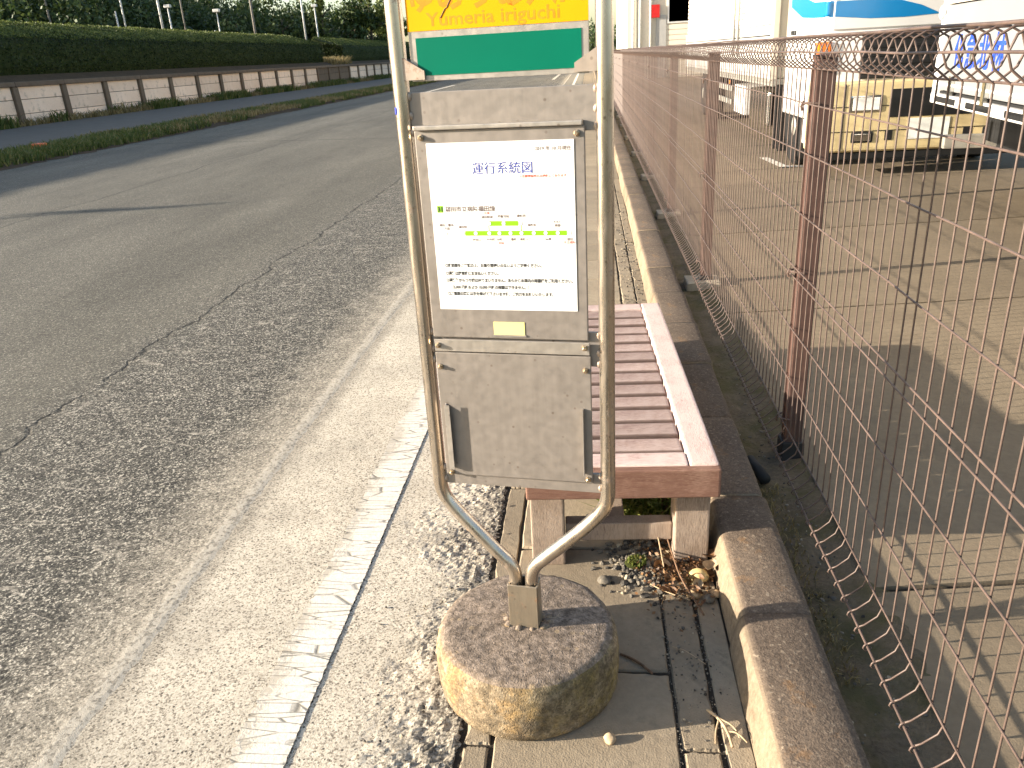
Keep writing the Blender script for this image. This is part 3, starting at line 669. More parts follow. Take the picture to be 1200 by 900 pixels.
# poles beyond the hedge
def lamp_pole(x, y, top, label, lamps=1, r=.085):
    root = tag(empty('lamp_pole', (x, y, 1.5)), label, 'lamp pole', 'poles beyond the tea hedge')
    tube('pole', [(0, 0, 0), (0, 0, top)], [r, r*.75], 'metal_pole', root, 8)
    for k in range(lamps):
        bm = bmesh.new(); bbox(bm, -.28, .28, -.16, .16, top-.12-.75*k, top+.13-.75*k, .05, 2); bmo('lamp_head', bm, 'metal_pole', root)
    return root
def utility_pole(x, y, top, label, arms=2, r=.14, mat='grey_pole', z=1.5):
    root = tag(empty('utility_pole', (x, y, z)), label, 'utility pole', 'poles beyond the tea hedge')
    tube('pole', [(0, 0, 0), (0, 0, top)], [r, r*.7], mat, root, 8)
    for k in range(arms):
        bm = bmesh.new(); bbox(bm, -.75, .75, r*.7, r*.7+.09, top-.5-.8*k, top-.4-.8*k); a = bmo('cross_arm', bm, 'grey_pole', root)
        for u in (-.6, -.2, .2, .6):
            v, f = lathe_geo([(.02, 0), (.05, .03), (.03, .07), (.05, .1), (.02, .16)], 8); i = mesh('insulator', v, f, 'plate_white', a); i.location = (u, r*.7+.045, top-.4-.8*k)
    return root
def DD(q): return max(72, 27/q)
utility_pole(-.647*DD(.647), DD(.647), 9*DD(.647)/62, 'thin weathered grey utility pole standing alone beyond the hedge', 1, .11)
lamp_pole(-.562*DD(.562), DD(.562), 4.6*DD(.562)/62, 'short pale pole beside a taller pale pole behind the hedge', 0)
lamp_pole(-.553*DD(.553), DD(.553), 9.5*DD(.553)/62, 'tall pale pole beside a short one behind the hedge', 1)
lamp_pole(-.507*DD(.507), DD(.507), 10*DD(.507)/62, 'tall thick pale pole with a lamp pole close beside it', 1, .11)
lamp_pole(-.496*DD(.496), DD(.496), 4.7*DD(.496)/62, 'short lamp pole with a lamp head close beside a thick pale pole', 1)
utility_pole(-.479*DD(.479), DD(.479), 11*DD(.479)/62, 'thin dark utility pole right of the lamp pole behind the hedge', 1, .08)
lamp_pole(-.443*DD(.443), DD(.443), 2.9*DD(.443)/62, 'shortest pale pole of a close pair behind the hedge', 0, .07)
lamp_pole(-.437*DD(.437), DD(.437), 4.2*DD(.437)/62, 'lamp pole with a small head, taller of a close pair', 1, .07)
utility_pole(-.394*DD(.394), DD(.394), 8*DD(.394)/62, 'grey utility pole with cross arms in front of the dark wood', 2, .12)
lamp_pole(-.333*DD(.333), DD(.333), 8*DD(.333)/62, 'tall pale pole with bracket lamps beside a shorter lamp pole', 2, .1)
lamp_pole(-.318*DD(.318), DD(.318), 4.1*DD(.318)/62, 'pale lamp pole with a bulky head near the gap in the hedge', 1, .09)
lamp_pole(-.216*DD(.216), DD(.216), 9*DD(.216)/62, 'tall pale pole seen between the sign pole and yellow plate', 1, .10)
utility_pole(.93, 84, 11, 'pale utility pole at the far end of the brown fence', 2, .13, 'metal_pole', 0)
utility_pole(-26, 5.4, 4.0, 'short grey pole with a cross arm beyond the hedge beside the road', 1, .05)
def wires():
    for k, dx in enumerate((-.6, .6)):
        p = [(.93+dx, 84, 10.75), (1.2+dx, 110, 10.2), (1.6+dx, 140, 11)]
        tag(tube('power_line', smooth_path(p, 2), .02, 'grille_black', None, 5), 'thin black power line running to the pale utility pole', 'power line', 'power lines at the far end of the fence')
wires()
bx = tag(box('orange_marker', -12.6, -12.3, 17.6, 17.8, .12, .24, 'orange_plastic', None, .04), 'small orange plastic marker lying in the verge grass', 'marker')

# ================================================================== BUS STOP SIGN
sign = tag(empty('bus_stop_sign', (-.18, 1.625, 0), R(-8)), 'steel bus stop sign with yellow and green plate on a round concrete base', 'bus stop sign')
def build_sign():
    P = sign
    # concrete foot
    n = 128; prof = [(.0, -.002), (.215, -.002), (.228, .0), (.237, .012), (.240, .035), (.241, .06), (.2405, .085), (.239, .11), (.2365, .13), (.233, .145), (.226, .157), (.214, .164), (.185, .167), (.14, .169), (.1, .171), (.05, .172), (.012, .172)]
    fine = []
    for (a, b), (c, d) in zip(prof, prof[1:]):
        m = max(1, int(math.hypot(c-a, d-b)/.009))
        for k in range(m): fine.append((a+(c-a)*k/m, b+(d-b)*k/m))
    vs, fs = lathe_geo(fine[1:]+[(.006, .172)], n); V = np.array(vs); an = np.arctan2(V[:, 1], V[:, 0]); rr = np.hypot(V[:, 0], V[:, 1])
    dn = (vnoise(an*4+20, V[:, 2]*14+rr*14, 71, 5)-.5)*.010+(vnoise(an*22+90, V[:, 2]*75+rr*75, 72, 3)-.5)*.0045
    dn *= np.clip((rr-.05)/.09, 0, 1); side = np.clip((rr-.19)/.03, 0, 1); V[:, :2] *= (1+dn/np.maximum(rr, .05)*side)[:, None]; V[:, 2] += np.where(V[:, 2] > .1, dn*.6*(1-side*.5), 0)
    # seam of the an = +-pi wrap is behind the sign: turn it away from the camera
    c, s = math.cos(R(-90)), math.sin(R(-90)); V[:, :2] = np.stack([V[:, 0]*c-V[:, 1]*s, V[:, 0]*s+V[:, 1]*c], -1)
    V[:, :2] *= .968; mesh('concrete_base', V, fs, 'base', P, True)
    # socket
    bm = bmesh.new(); bbox(bm, -.037, .037, -.0235, -.0185, .165, .295, .001, 1); bbox(bm, -.037, .037, .0185, .0235, .165, .295, .001, 1)
    bbox(bm, -.0385, -.0335, -.018, .018, .165, .294, .001, 1); bbox(bm, .0335, .0385, -.018, .018, .165, .294, .001, 1)
    sk = bmo('socket', bm, 'socket_steel', P)
    for k in range(9):
        a = k*.7+.3; bm = bmesh.new(); bmesh.ops.create_icosphere(bm, subdivisions=1, radius=random.uniform(.009, .017), matrix=Matrix.Translation((.046*math.cos(a)*1.1, .029*math.sin(a), .171)))
        for v in bm.verts: v.co += Vector((random.uniform(-.003, .003),)*3); v.co.z = .171+(v.co.z-.171)*.45
        bmo('mortar_lump', bm, 'base', sk, True)
    # bent pipes
    for s, u in ((-1, -.193), (1, .211)):
        pts = [(u, 0, 2.25), (u, 0, 1.6), (u, 0, 1.1), (u, 0, .66)]+smooth_path([(u, 0, .60), (u, 0, .535), (u-s*.035, 0, .485), (u*.5, 0, .415), (s*.062, 0, .375), (s*.021, 0, .335), (s*.0185, 0, .27)], 3)+[(s*.0185, 0, .18)]
        tube('pole', pts, .0168, 'pole_steel', P, 20)
    v, f = tube_geo(smooth_path([(-.193, 0, 2.25), (-.193, 0, 2.36), (-.14, 0, 2.42), (0, 0, 2.43), (.16, 0, 2.42), (.211, 0, 2.36), (.211, 0, 2.25)], 3), .0168, 14); mesh('top_bend', v, f, 'pole_steel', P, True)
    # cross bars (welded between the pipes)
    c1 = box('cross_bar', -.178, .196, -.004, .004, 1.360, 1.443, 'plate_steel', P, .0015)
    box('cross_bar', -.178, .196, -.004, .004, .874, .952, 'plate_steel', P, .0015)
    box('cross_bar', -.178, .196, -.004, .004, .563, .612, 'plate_steel', P, .0015)
    box('cover_strip', -.170, .170, -.0215, -.0045, 1.372, 1.381, 'frame_steel', P, .002)
    # notice board
    nb = box('notice_board', -.1705, .1735, -.013, -.005, .936, 1.371, 'plate_steel', P, .002)
    box('lower_board', -.1705, .178, -.012, -.0045, .592, .900, 'plate_steel', P, .002)
    box('cover_strip', -.1685, .176, -.016, -.0135, .904, .932, 'frame_steel', P, .001)
    for (u0, u1, z0, z1, slant) in ((-.1575, -.148, .612, .776, .012), (.1585, .1655, .616, .778, 0.)):
        bm = bmesh.new(); x = (u0+u1)/2
        pr = prism('paper_guide', [(-.024, z0), (-.0125, z0), (-.0125, z1), (-.024, z1-slant)], 'x', u0, u0+.0022, 'frame_steel', P)
        prism('paper_guide', [(u0, z0), (u1+.003, z0), (u1+.003, z1), (u0, z1)], 'y', -.0258, -.0241, 'frame_steel', P) if u0 < 0 else None
        bm.free()
    for u, z in ((-.157, 1.358), (.158, 1.357), (-.160, .918), (.166, .921), (-.160, .866), (.166, .868), (-.156, .598), (.168, .602)):
        v, f = lathe_geo([(.0065, 0), (.0065, .004), (.0045, .0045), (.0043, .009), (.003, .0105)], 6); b = mesh('bolt', v, f, 'bolt_steel', P); b.rotation_euler = (R(90), random.random(), 0); b.location = (u, -.016 if .9 < z < .93 else -.012, z)
    for s in (-1, 1):
        u = -.193 if s < 0 else .211; q = -s
        prism('gusset', [(u+q*.012, 1.466), (u+q*.055, 1.466), (u+q*.055, 1.482), (u+q*.012, 1.508)], 'y', -.012, -.0075, 'rusty_steel', P)
    for s in (-1, 1):
        u = -.193 if s < 0 else .211
        for z in (1.436, 1.40, 1.368, 1.478, .945, .905, .88, .605, .575):
            bm = bmesh.new(); bmesh.ops.create_icosphere(bm, subdivisions=2, radius=.0055, matrix=Matrix.Translation((u-s*.0165, -.003, z)))
            for v in bm.verts: v.co.z = z+(v.co.z-z)*1.6+random.uniform(-.001, .001)
            bmo('weld', bm, 'rusty_steel', P, True)
    # name plate
    pl = box('name_plate', -.166, .183, -.006, -.003, 1.463, 2.02, 'frame_steel', P, .001)
    def sheet_on(nm, u0, u1, z0, z1, mat, y=-.0072):
        return box(nm, u0, u1, y, y+.0009, z0, z1, mat, P)
    sheet_on('yellow_sheet', -.166, .183, 1.5525, 2.018, 'yellow_sheet'); sheet_on('green_sheet', -.1515, .1695, 1.473, 1.5405, 'green_sheet')
    text('ゆめりあ入口', .062, 'orange_letter', P, -.162, 1.5905, -.00735, bold=.03, sx=.93)
    text('Yumeria iriguchi', .0335, 'faded_orange', P, -.126, 1.5600, -.00735, bold=.012, sx=1.17)
    v, f = tube_geo([(-.098, -.0076, 1.573), (-.088, -.0076, 1.588), (-.084, -.0076, 1.590), (-.074, -.0076, 1.607)], .0009, 5); mesh('scratch', v, f, 'ink_brown', P)
    tp = box('blue_tape', -.2065, -.1985, -.0155, -.009, 1.403, 1.418, 'blue_tape', P, .003)
    st = box('yellow_label', -.031, .037, -.0142, -.0132, .945, .974, 'sticker', P)
    lh = box('label_holder', -.0335, .040, -.0155, -.0137, .9415, .9455, 'frame_steel', P)
    # printed notice
    pa = box('notice_paper', -.1475, .1520, -.0142, -.0133, 1.001, 1.3465, 'paper', P); px, pz, py = pa.location.x, pa.location.z, pa.location.y
    U = lambda u: u-px
    Z = lambda z: z-pz
    Y = -.0010
    def T_(s, size, mat, u, z, al='LEFT', b=0., sx=1.): text(s, size, mat, pa, U(u), Z(z), Y, al, b, 'lettering', sx)
    def bar(nm, u0, u1, z0, z1, mat, y=-.0005): 
        bm = bmesh.new(); bbox(bm, U(u0), U(u1), y-.0002, y+.0003, Z(z0), Z(z1)); return bmo(nm, bm, mat, pa)
    def disc(u, z, r, mat='paper', ring=True):
        if ring:
            v, f = lathe_geo([(r, 0), (r, .0003)], 14); o = mesh('stop_ring', v, f, 'ink_brown', pa); o.rotation_euler = (R(90), 0, 0); o.location = (U(u), -.0006, Z(z))
        v, f = lathe_geo([(r*.86, 0), (r*.86, .0003)], 14); o = mesh('stop_dot', v, f, mat, pa); o.rotation_euler = (R(90), 0, 0); o.location = (U(u), -.0008, Z(z))
    T_('2019 年 10 月現在', .0092, 'ink_brown', .147, 1.3275, 'RIGHT', .015)
    T_('運行系統図', .0252, 'ink_blue', -.0555, 1.2865, 'LEFT', 0.)
    T_('※主要停留所のみ掲載しております', .0060, 'ink_red', .0425, 1.2765, 'LEFT', .03)
    bar('route_badge', -.1355, -.1225, 1.2085, 1.2225, 'lime'); T_('31', .0125, 'ink_black', -.1345, 1.2112, 'LEFT', .04)
    T_('磐田市立病院福田線', .0118, 'ink_brown', -.1185, 1.2115, 'LEFT', .018)
    z0, z1 = 1.1605, 1.1705
    bar('route_line', -.079, .134, z0, z1, 'lime'); zc = (z0+z1)/2
    for u0, u1 in ((-.0265, .0005), (.0075, .0345)): bar('route_line', u0, u1, 1.1805, 1.1905, 'lime')
    for u in (-.0275, .0405): bar('route_line', u-.0009, u+.0009, 1.17, 1.182, 'lime', -.0004)
    for u in (-.0565, -.0275, -.006, .0175, .0405, .066, .0905, .1155, .1395): disc(u, zc, .0046)
    for u in (-.0265, .004, .0395): disc(u, 1.1855, .0046)
    disc(-.121, zc-.001, .004); disc(-.0835, zc, .0036); bar('link_line', -.1145, -.0885, zc-.0012, zc-.0004, 'ink_brown')
    lab = [('福田・豊浜', -.134, 1.1805, 0), ('方面', -.124, 1.1735, 0), ('福田駅', -.0925, 1.1765, 0), ('中泉', -.0365, 1.2045, 1), ('磐田駅南', -.0425, 1.1965, 0), ('図書館前', -.0085, 1.1975, 0), ('二番町西', .0260, 1.1985, 0), ('東新町', .0535, 1.1795, 0), ('大久保', .1060, 1.1855, 0), ('東部', .109, 1.1785, 0),
           ('寺谷口', -.0645, 1.1500, 0), ('中央町', -.0345, 1.1505, 0), ('台町', -.013, 1.1505, 0), ('学校', -.0095, 1.1425, 1), ('二番町', .011, 1.1505, 0), ('東町入口', .036, 1.1505, 0), ('二俣東', .083, 1.1510, 0), ('磐田', .1335, 1.1505, 0), ('市立病院', .1265, 1.1440, 1)]
    for s, u, z, r in lab: T_(s, .0062, 'ink_red' if r else 'ink_brown', u, z, 'LEFT', .02)
    notes = [('○時刻表をご確認の上、お乗り間違いのないようご注意ください。', -.129, 1.0945), ('○運賃は降車時にお支払いください。', -.129, 1.0775), ('○運賃箱からつり銭は出てまいりません。あらかじめ車内の両替機をご利用ください。', -.129, 1.0625),
             ('（5,000 円札および 10,000 円札の両替はできません。）', -.121, 1.0475), ('○ご乗車の際には手を挙げて下さいます様、ご協力をお願いいたします。', -.128, 1.0330)]
    for s, u, z in notes: T_(s, .0089, 'ink_black', u, z, 'LEFT', .036, .80)
build_sign()

# ================================================================== BENCH
bench = tag(empty('bench', (.075, 2.08, 0), R(1.6)), 'weathered reddish wooden slatted bench behind the bus stop sign', 'bench')
def build_bench():
    P = bench; W, L, H = .287, 1.62, .372
    x0, x1 = -.28, .287
    rw = .088
    def wb(nm, a, b, c, d, e, f, mat, bev=.006):
        o = box(nm, a, b, c, d, e, f, mat, P, bev, 3); o.rotation_euler = tuple(random.uniform(-.0025, .0025) for _ in range(3)); return o
    wb('side_rail', x1-rw, x1, .0, L, H-.05, H, 'rail_wood', .012); wb('side_rail', x0, x0+rw, .0, L, H-.05, H, 'rail_wood', .012)
    wb('end_rail', x0+rw+.001, x1-rw-.001, .002, .082, H-.05, H-.002, 'end_rail_wood', .008); wb('end_rail', x0+rw+.001, x1-rw-.001, L-.082, L-.002, H-.05, H-.002, 'end_rail_wood', .008)
    wb('apron', x0-.003, x1+.003, -.022, .018, H-.103, H-.008, 'apron_wood', .008); wb('apron', x0-.003, x1+.003, L-.016, L+.022, H-.103, H-.008, 'apron_wood', .008)
    wb('side_apron', x0+.004, x0+.036, .02, L-.02, H-.105, H-.052, 'apron_wood'); wb('side_apron', x1-.036, x1-.004, .02, L-.02, H-.105, H-.052, 'apron_wood')
    n = 13; a, b = .088, L-.088; p = (b-a)/n
    for k in range(n):
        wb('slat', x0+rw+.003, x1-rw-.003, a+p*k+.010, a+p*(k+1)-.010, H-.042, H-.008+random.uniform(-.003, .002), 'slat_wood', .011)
    for yy in (.03, L-.14):
        for xx in (x0+.004, x1-.12):
            o = wb('leg', xx, xx+.105, yy, yy+.11, 0, H-.104 if yy < .5 else H-.06, 'leg_wood', .007)
    for yy in (.075, L-.12): wb('stretcher', x0+.111, x1-.122, yy, yy+.05, .062, .124, 'leg_wood', .005)
    wb('long_stretcher', -.03, .02, .128, L-.13, .066, .120, 'leg_wood', .005)
build_bench()

# ================================================================== MESH FENCE
FX, FY, FP = .712, 2.82, 2.44
fence = tag(empty('mesh_fence', (FX, FY, 0)), 'brown welded wire mesh fence with square posts and looped top along the kerb', 'fence')
def build_fence():
    wz = [1.305, 1.149, .951, .764, .728, .546, .355, .179]
    # one vertical wire: looped top, fold at mid height, hooked foot
    top = [(0, 1.408), (-.012, 1.418), (-.034, 1.436), (-.044, 1.462), (-.034, 1.489), (-.012, 1.5015), (.012, 1.5015), (.034, 1.489), (.044, 1.462), (.034, 1.436), (.014, 1.419), (.002, 1.411)]
    foot = [(-.050, .114), (-.057, .108), (-.059, .100), (-.053, .093), (-.044, .095), (-.040, .103)]
    mid = [(-.038, .118), (-.008, .146), (0, .172), (0, .5), (0, .9), (0, 1.39)]
    path = [(x, 0, z) for x, z in foot[::-1][:-1]]
    path = [(x, 0, z) for x, z in [(-.050, .114)]+foot[1:]]
    v1 = tube_geo(path, .0024, 5); v2 = tube_geo([(x, 0, z) for x, z in [(-.052, .112)]+mid+top], .0024, 6)
    v, f = join([v1, v2]); me = bpy.data.meshes.new('vertical_wire'); me.from_pydata([tuple(p) for p in v], [], f); me.materials.append(M['wire_paint']); me.polygons.foreach_set('use_smooth', [True]*len(me.polygons)); me.update()
    pitch = FP/39; y = -2.44; n = 0
    while n < 290:
        o = link(bpy.data.objects.new('vertical_wire', me), fence); o.location = (random.uniform(-.0012, .0012), y, 0); o.rotation_euler.z = random.uniform(-.03, .03); y += pitch; n += 1
    w = tube_geo([(-.05, 0, .105), (0, 0, .16), (0, 0, 1.41), (-.04, 0, 1.46), (0, 0, 1.5), (.04, 0, 1.46), (0, 0, 1.41)], 0.0019, 3, False); far = []
    while y < 46:
        far.append(([p+Vector((0, y, 0)) for p in w[0]], w[1])); y += pitch
    v, f = join(far); stuff(mesh('far_wires', v, f, 'wire_paint', fence))
    # horizontal wires run along each bay with a light sag
    end = 46
    def hw(x, z, r, nm='horizontal_wire'):
        pts = []; yy = -2.44
        while yy < end:
            pts.append((x+random.uniform(-.002, .002), yy, z+random.uniform(-.002, .002))); yy += .305 if yy < 8 else 2.44
        tube(nm, pts, r, 'wire_paint', fence, 6)
    for z in wz: hw(-.0050, z, .0026)
    hw(0, 1.507, .0038, 'top_wire'); hw(-.049, 1.462, .0029); hw(0.0, 1.4105, .0027); hw(-.050, .104, .0034, 'bottom_wire')
    # posts with caps, boots and clips
    k = -1
    def shared(nm, bm, mat):
        m = bpy.data.meshes.new(nm); bm.to_mesh(m); bm.free(); m.materials.append(M[mat]); return m
    bm = bmesh.new(); bbox(bm, .010, .072, -.031, .031, -.05, 1.44, .004, 2); bbox(bm, .0065, .0102, -.022, -.010, -.05, 1.43); bbox(bm, .0065, .0102, .010, .022, -.05, 1.43); pm = shared('post', bm, 'fence_paint')
    bm = bmesh.new(); bbox(bm, .007, .075, -.034, .034, 1.4402, 1.452, .003, 2); cm = shared('post_cap', bm, 'fence_paint')
    bm = bmesh.new(); bbox(bm, -.002, .082, -.042, .042, -.05, .085, .006, 2); tm = shared('post_boot', bm, 'fence_boot')
    cp = join([tube_geo(smooth_path([(.02, -.036, 0), (-.012, -.03, .004), (-.016, 0, .0), (-.012, .03, -.004), (.02, .036, 0)], 2), .0035, 6), tube_geo([(-.016, .0, .008), (-.022, .004, -.008), (-.018, .007, -.022)], .0045, 6)])
    cmh = bpy.data.meshes.new('wire_clip'); cmh.from_pydata([tuple(p) for p in cp[0]], [], cp[1]); cmh.materials.append(M['wire_paint'])
    bkm = bmesh.new(); bbox(bkm, -.09, .13, -.10, .10, -.05, .055, .012, 2)
    for v in bkm.verts: v.co += Vector((random.uniform(-.006, .006), random.uniform(-.006, .006), random.uniform(-.005, .005)))
    bk = shared('footing_block', bkm, 'block_concrete')
    while FP*k < 44:
        p = link(bpy.data.objects.new('post', pm), fence); p.location = (0, FP*k, 0)
        for nm, m in (('post_cap', cm), ('post_boot', tm)): link(bpy.data.objects.new(nm, m), p)
        if k != 0: link(bpy.data.objects.new('footing_block', bk), p)
        for z in (1.305, .745, .18):
            c = link(bpy.data.objects.new('wire_clip', cmh), p); c.location = (0, 0, z)
        k += 1
build_fence()

# ================================================================== VEHICLES
def wheel(parent, x, y, r=.47, wd=.24, rim='rim'):
    v, f = lathe_geo([(r*.6, -wd/2), (r*.93, -wd/2), (r, -wd*.38), (r, wd*.38), (r*.93, wd/2), (r*.6, wd/2)], 32); t = mesh('wheel', v, f, 'tyre', parent, True)
    t.rotation_euler = (0, R(90), 0); t.location = (x, y, r+.026)
    v, f = lathe_geo([(r*.6, -wd*.42), (r*.56, -wd*.42), (r*.5, -wd*.25), (r*.3, -wd*.28), (r*.24, -wd*.5), (r*.1, -wd*.55)], 24); mesh('rim', v, f, rim, t, True)
    for k in range(8):
        a = k*math.pi/4; v, f = lathe_geo([(.02, 0), (.02, -.03), (.012, -.035)], 6); b = mesh('wheel_nut', v, f, rim, t); b.location = (r*.38*math.cos(a), r*.38*math.sin(a), -wd*.27)
    return t
lorry = tag(empty('lorry', (2.53, 9.6, .0)), 'white cabover lorry with blue wave stripe and cream bumper in the yard', 'lorry')
def build_lorry():
    P = lorry; W = 2.3
    # cab shell: side profile extruded across, with rounded edges
    bm = bmesh.new(); bbox(bm, 0, W, 0, 1.8, .62, 3.05, .035, 3); bmo('cab', bm, 'truck_white', P, True)
    ws = box('windscreen', .10, W-.10, -.012, .02, 2.05, 2.82, 'glass', P, .02)
    box('side_window', -.008, .02, .35, 1.35, 2.0, 2.7, 'glass', P, .008)
    bm = bmesh.new(); bbox(bm, -.006, .02, .22, 1.5, .85, 2.78, .005, 1); d = bmo('door', bm, 'truck_white', P); bm = bmesh.new(); bbox(bm, -.03, -.006, 1.25, 1.45, 1.55, 1.6, .006, 1); bmo('handle', bm, 'grille_black', d)
    bm = bmesh.new(); bbox(bm, .075, W-.075, -.016, .02, 1.57, 1.865, .008, 2); fp = bmo('front_panel', bm, 'truck_white', P)
    # blue wave: front and side
    top = [(.085, 1.85), (.45, 1.845), (.75, 1.825), (.95, 1.77), (1.15, 1.68)]; bot = [(1.15, 1.675), (.8, 1.66), (.45, 1.665), (.085, 1.70)]
    prism('blue_stripe', top+bot, 'y', -.0195, -.0165, 'truck_blue', P)
    sd_ = [(.03, 1.855), (.5, 1.87), (1.0, 1.95), (1.6, 2.12)]; sb = [(1.6, 1.87), (1.0, 1.73), (.5, 1.71), (.03, 1.70)]
    prism('blue_stripe', sd_+sb, 'x', -.0105, -.0075, 'truck_blue', P)
    box('blue_stripe', -.0107, .06, -.0107, .06, 1.70, 1.855, 'truck_blue', P, .034, 4)
    prism('blue_stripe', [(.03, 1.855), (.068, 1.852), (.068, 1.70), (.03, 1.70)], 'y', -.004, .002, 'truck_blue', P)
    for k, u in enumerate((.25, .85, 1.45)):
        a = tube('wiper', smooth_path([(u, -.03, 1.93), (u+.1, -.055, 1.985), (u+.5, -.04, 1.99)], 2), .018, 'grille_black', P, 6)
        box('blade', u+.12, u+.62, -.05, -.025, 2.0, 2.025, 'grille_black', P, .004)
    box('cowl', .16, W-.16, -.022, .0, 1.885, 1.955, 'grille_black', P, .01)
    gr = box('grille', .40, W-.40, -.03, .02, 1.06, 1.50, 'grille_black', P, .015)
    for k in range(5): 
        bm = bmesh.new(); bbox(bm, -.74, .74, -.032, -.02, -.17+.085*k, -.135+.085*k, .004, 1); bmo('grille_slat', bm, 'under_dark', gr)
    bu = box('bumper', -.05, W+.05, -.13, .35, .30, 1.045, 'bumper_cream', P, .05, 3)
    for z in (.52, .78): box('bumper_joint', -.03, W+.03, -.1345, -.131, z, z+.008, 'grille_black', P)
    for u in (.30, W-.62):
        h = box('headlight', u, u+.34, -.142, -.11, .72, .90, 'chrome', P, .02); box('headlight_lens', u+.03, u+.31, -.146, -.141, .745, .875, 'plate_white', P, .004)
    for u in (-.06, W-.085): box('turn_lamp', u, u+.14, -.03, .14, 1.14, 1.46, 'lamp_orange', P, .02)
    box('corner_lamp', -.066, -.045, .02, .2, .42, .90, 'glass', P, .008)
    box('number_plate', .93, 1.37, -.137, -.132, .42, .64, 'plate_white', P, .004)
    for u in (.34, W-.58):
        fl = box('fog_lamp', u, u+.24, -.140, -.11, .40, .52, 'grille_black', P, .02); box('fog_lens', u+.03, u+.21, -.144, -.139, .42, .50, 'chrome', P, .01)
    for u in (.70, W-.78): box('tow_hook_cover', u, u+.08, -.1365, -.131, .42, .52, 'grille_black', P, .004)
    for u in (.24, W-.25): box('bumper_joint', u, u+.007, -.1345, -.131, .32, 1.02, 'grille_black', P)
    box('chrome_strip', .42, W-.42, -.036, -.02, 1.505, 1.535, 'chrome', P, .006)
    for z in (1.06, 1.30): box('corner_vane', -.012, .03, .0, .2, z, z+.02, 'grille_black', P, .004)
    box('bumper_underside', .05, W-.05, -.10, .3, .22, .298, 'under_dark', P, .01)
    box('lower_grille', .72, 1.58, -.1355, -.1315, .66, .95, 'grille_black', P, .004)
    for s, u in ((-1, -.02), (1, W+.02)):
        tube('mirror_arm', [(u, .05, 2.55), (u+s*.25, -.08, 2.6), (u+s*.25, -.08, 1.95)], .015, 'grille_black', P, 6)
        box('mirror', u+s*.25-.1, u+s*.25+.1, -.15, -.06, 2.0, 2.45, 'grille_black', P, .03)
    box('step', -.01, .4, .45, .62, .35, .62, 'truck_white', P, .02)
    bm = bmesh.new(); bbox(bm, .02, .30, .62, 1.72, .55, .98, .05, 2); bmo('wheel_arch', bm, 'under_dark', P)
    wheel(P, .14, 1.15); wheel(P, W-.14, 1.15)
    for yy in (8.6, 9.75): wheel(P, .14, yy); wheel(P, W-.14, yy)
    box('chassis', .6, W-.6, .4, 12, .55, .9, 'under_dark', P); box('fuel_tank', -.02, .5, 2.6, 4.0, .35, .85, 'chrome', P, .06, 3); box('mud_flap', -.02, .3, 1.78, 1.81, .12, .8, 'black_rubber', P)
    box('mud_flap', -.02, .3, 2.05, 2.08, .12, .95, 'black_rubber', P); box('battery_box', -.03, .45, 4.3, 5.3, .4, .85, 'truck_white', P, .02)
    for z in (.5, .72): box('side_guard', -.06, -.02, 5.5, 7.9, z, z+.09, 'rim', P, .01)
    for yy in (5.6, 7.0): box('side_lamp', -.075, -.055, yy, yy+.12, .84, .9, 'lamp_orange', P, .01)
    # cargo body: lower gate, ribbed upper side
    box('cargo_floor', -.08, W+.08, 2.1, 12.4, .93, 1.02, 'rim', P)
    box('lower_gate', -.10, -.05, 2.24, 12.4, 1.02, 1.70, 'grey_siding', P, .01); box('cargo_box', -.04, W+.06, 2.12, 12.38, 1.025, 3.6, 'siding', P, .03)
    for k in range(22): box('side_rib', -.072, -.0405, 2.30, 12.3, 1.755+k*.085, 1.825+k*.085, 'siding', P, .012, 1)
    box('front_pillar', -.115, -.02, 2.10, 2.23, 1.0, 3.6, 'pale_wall', P, .015); box('top_rail', -.11, -.05, 2.24, 12.4, 1.705, 1.735, 'grey_siding', P)
    box('gate_trim', -.106, -.101, 2.24, 12.4, 1.56, 1.575, 'grille_black', P)
    for yy in (4.7, 5.1): tube('lashing_chain', [(-.13, yy, 1.3), (-.13, yy, 3.5)], .022, 'grey_siding', P, 6)
build_lorry()

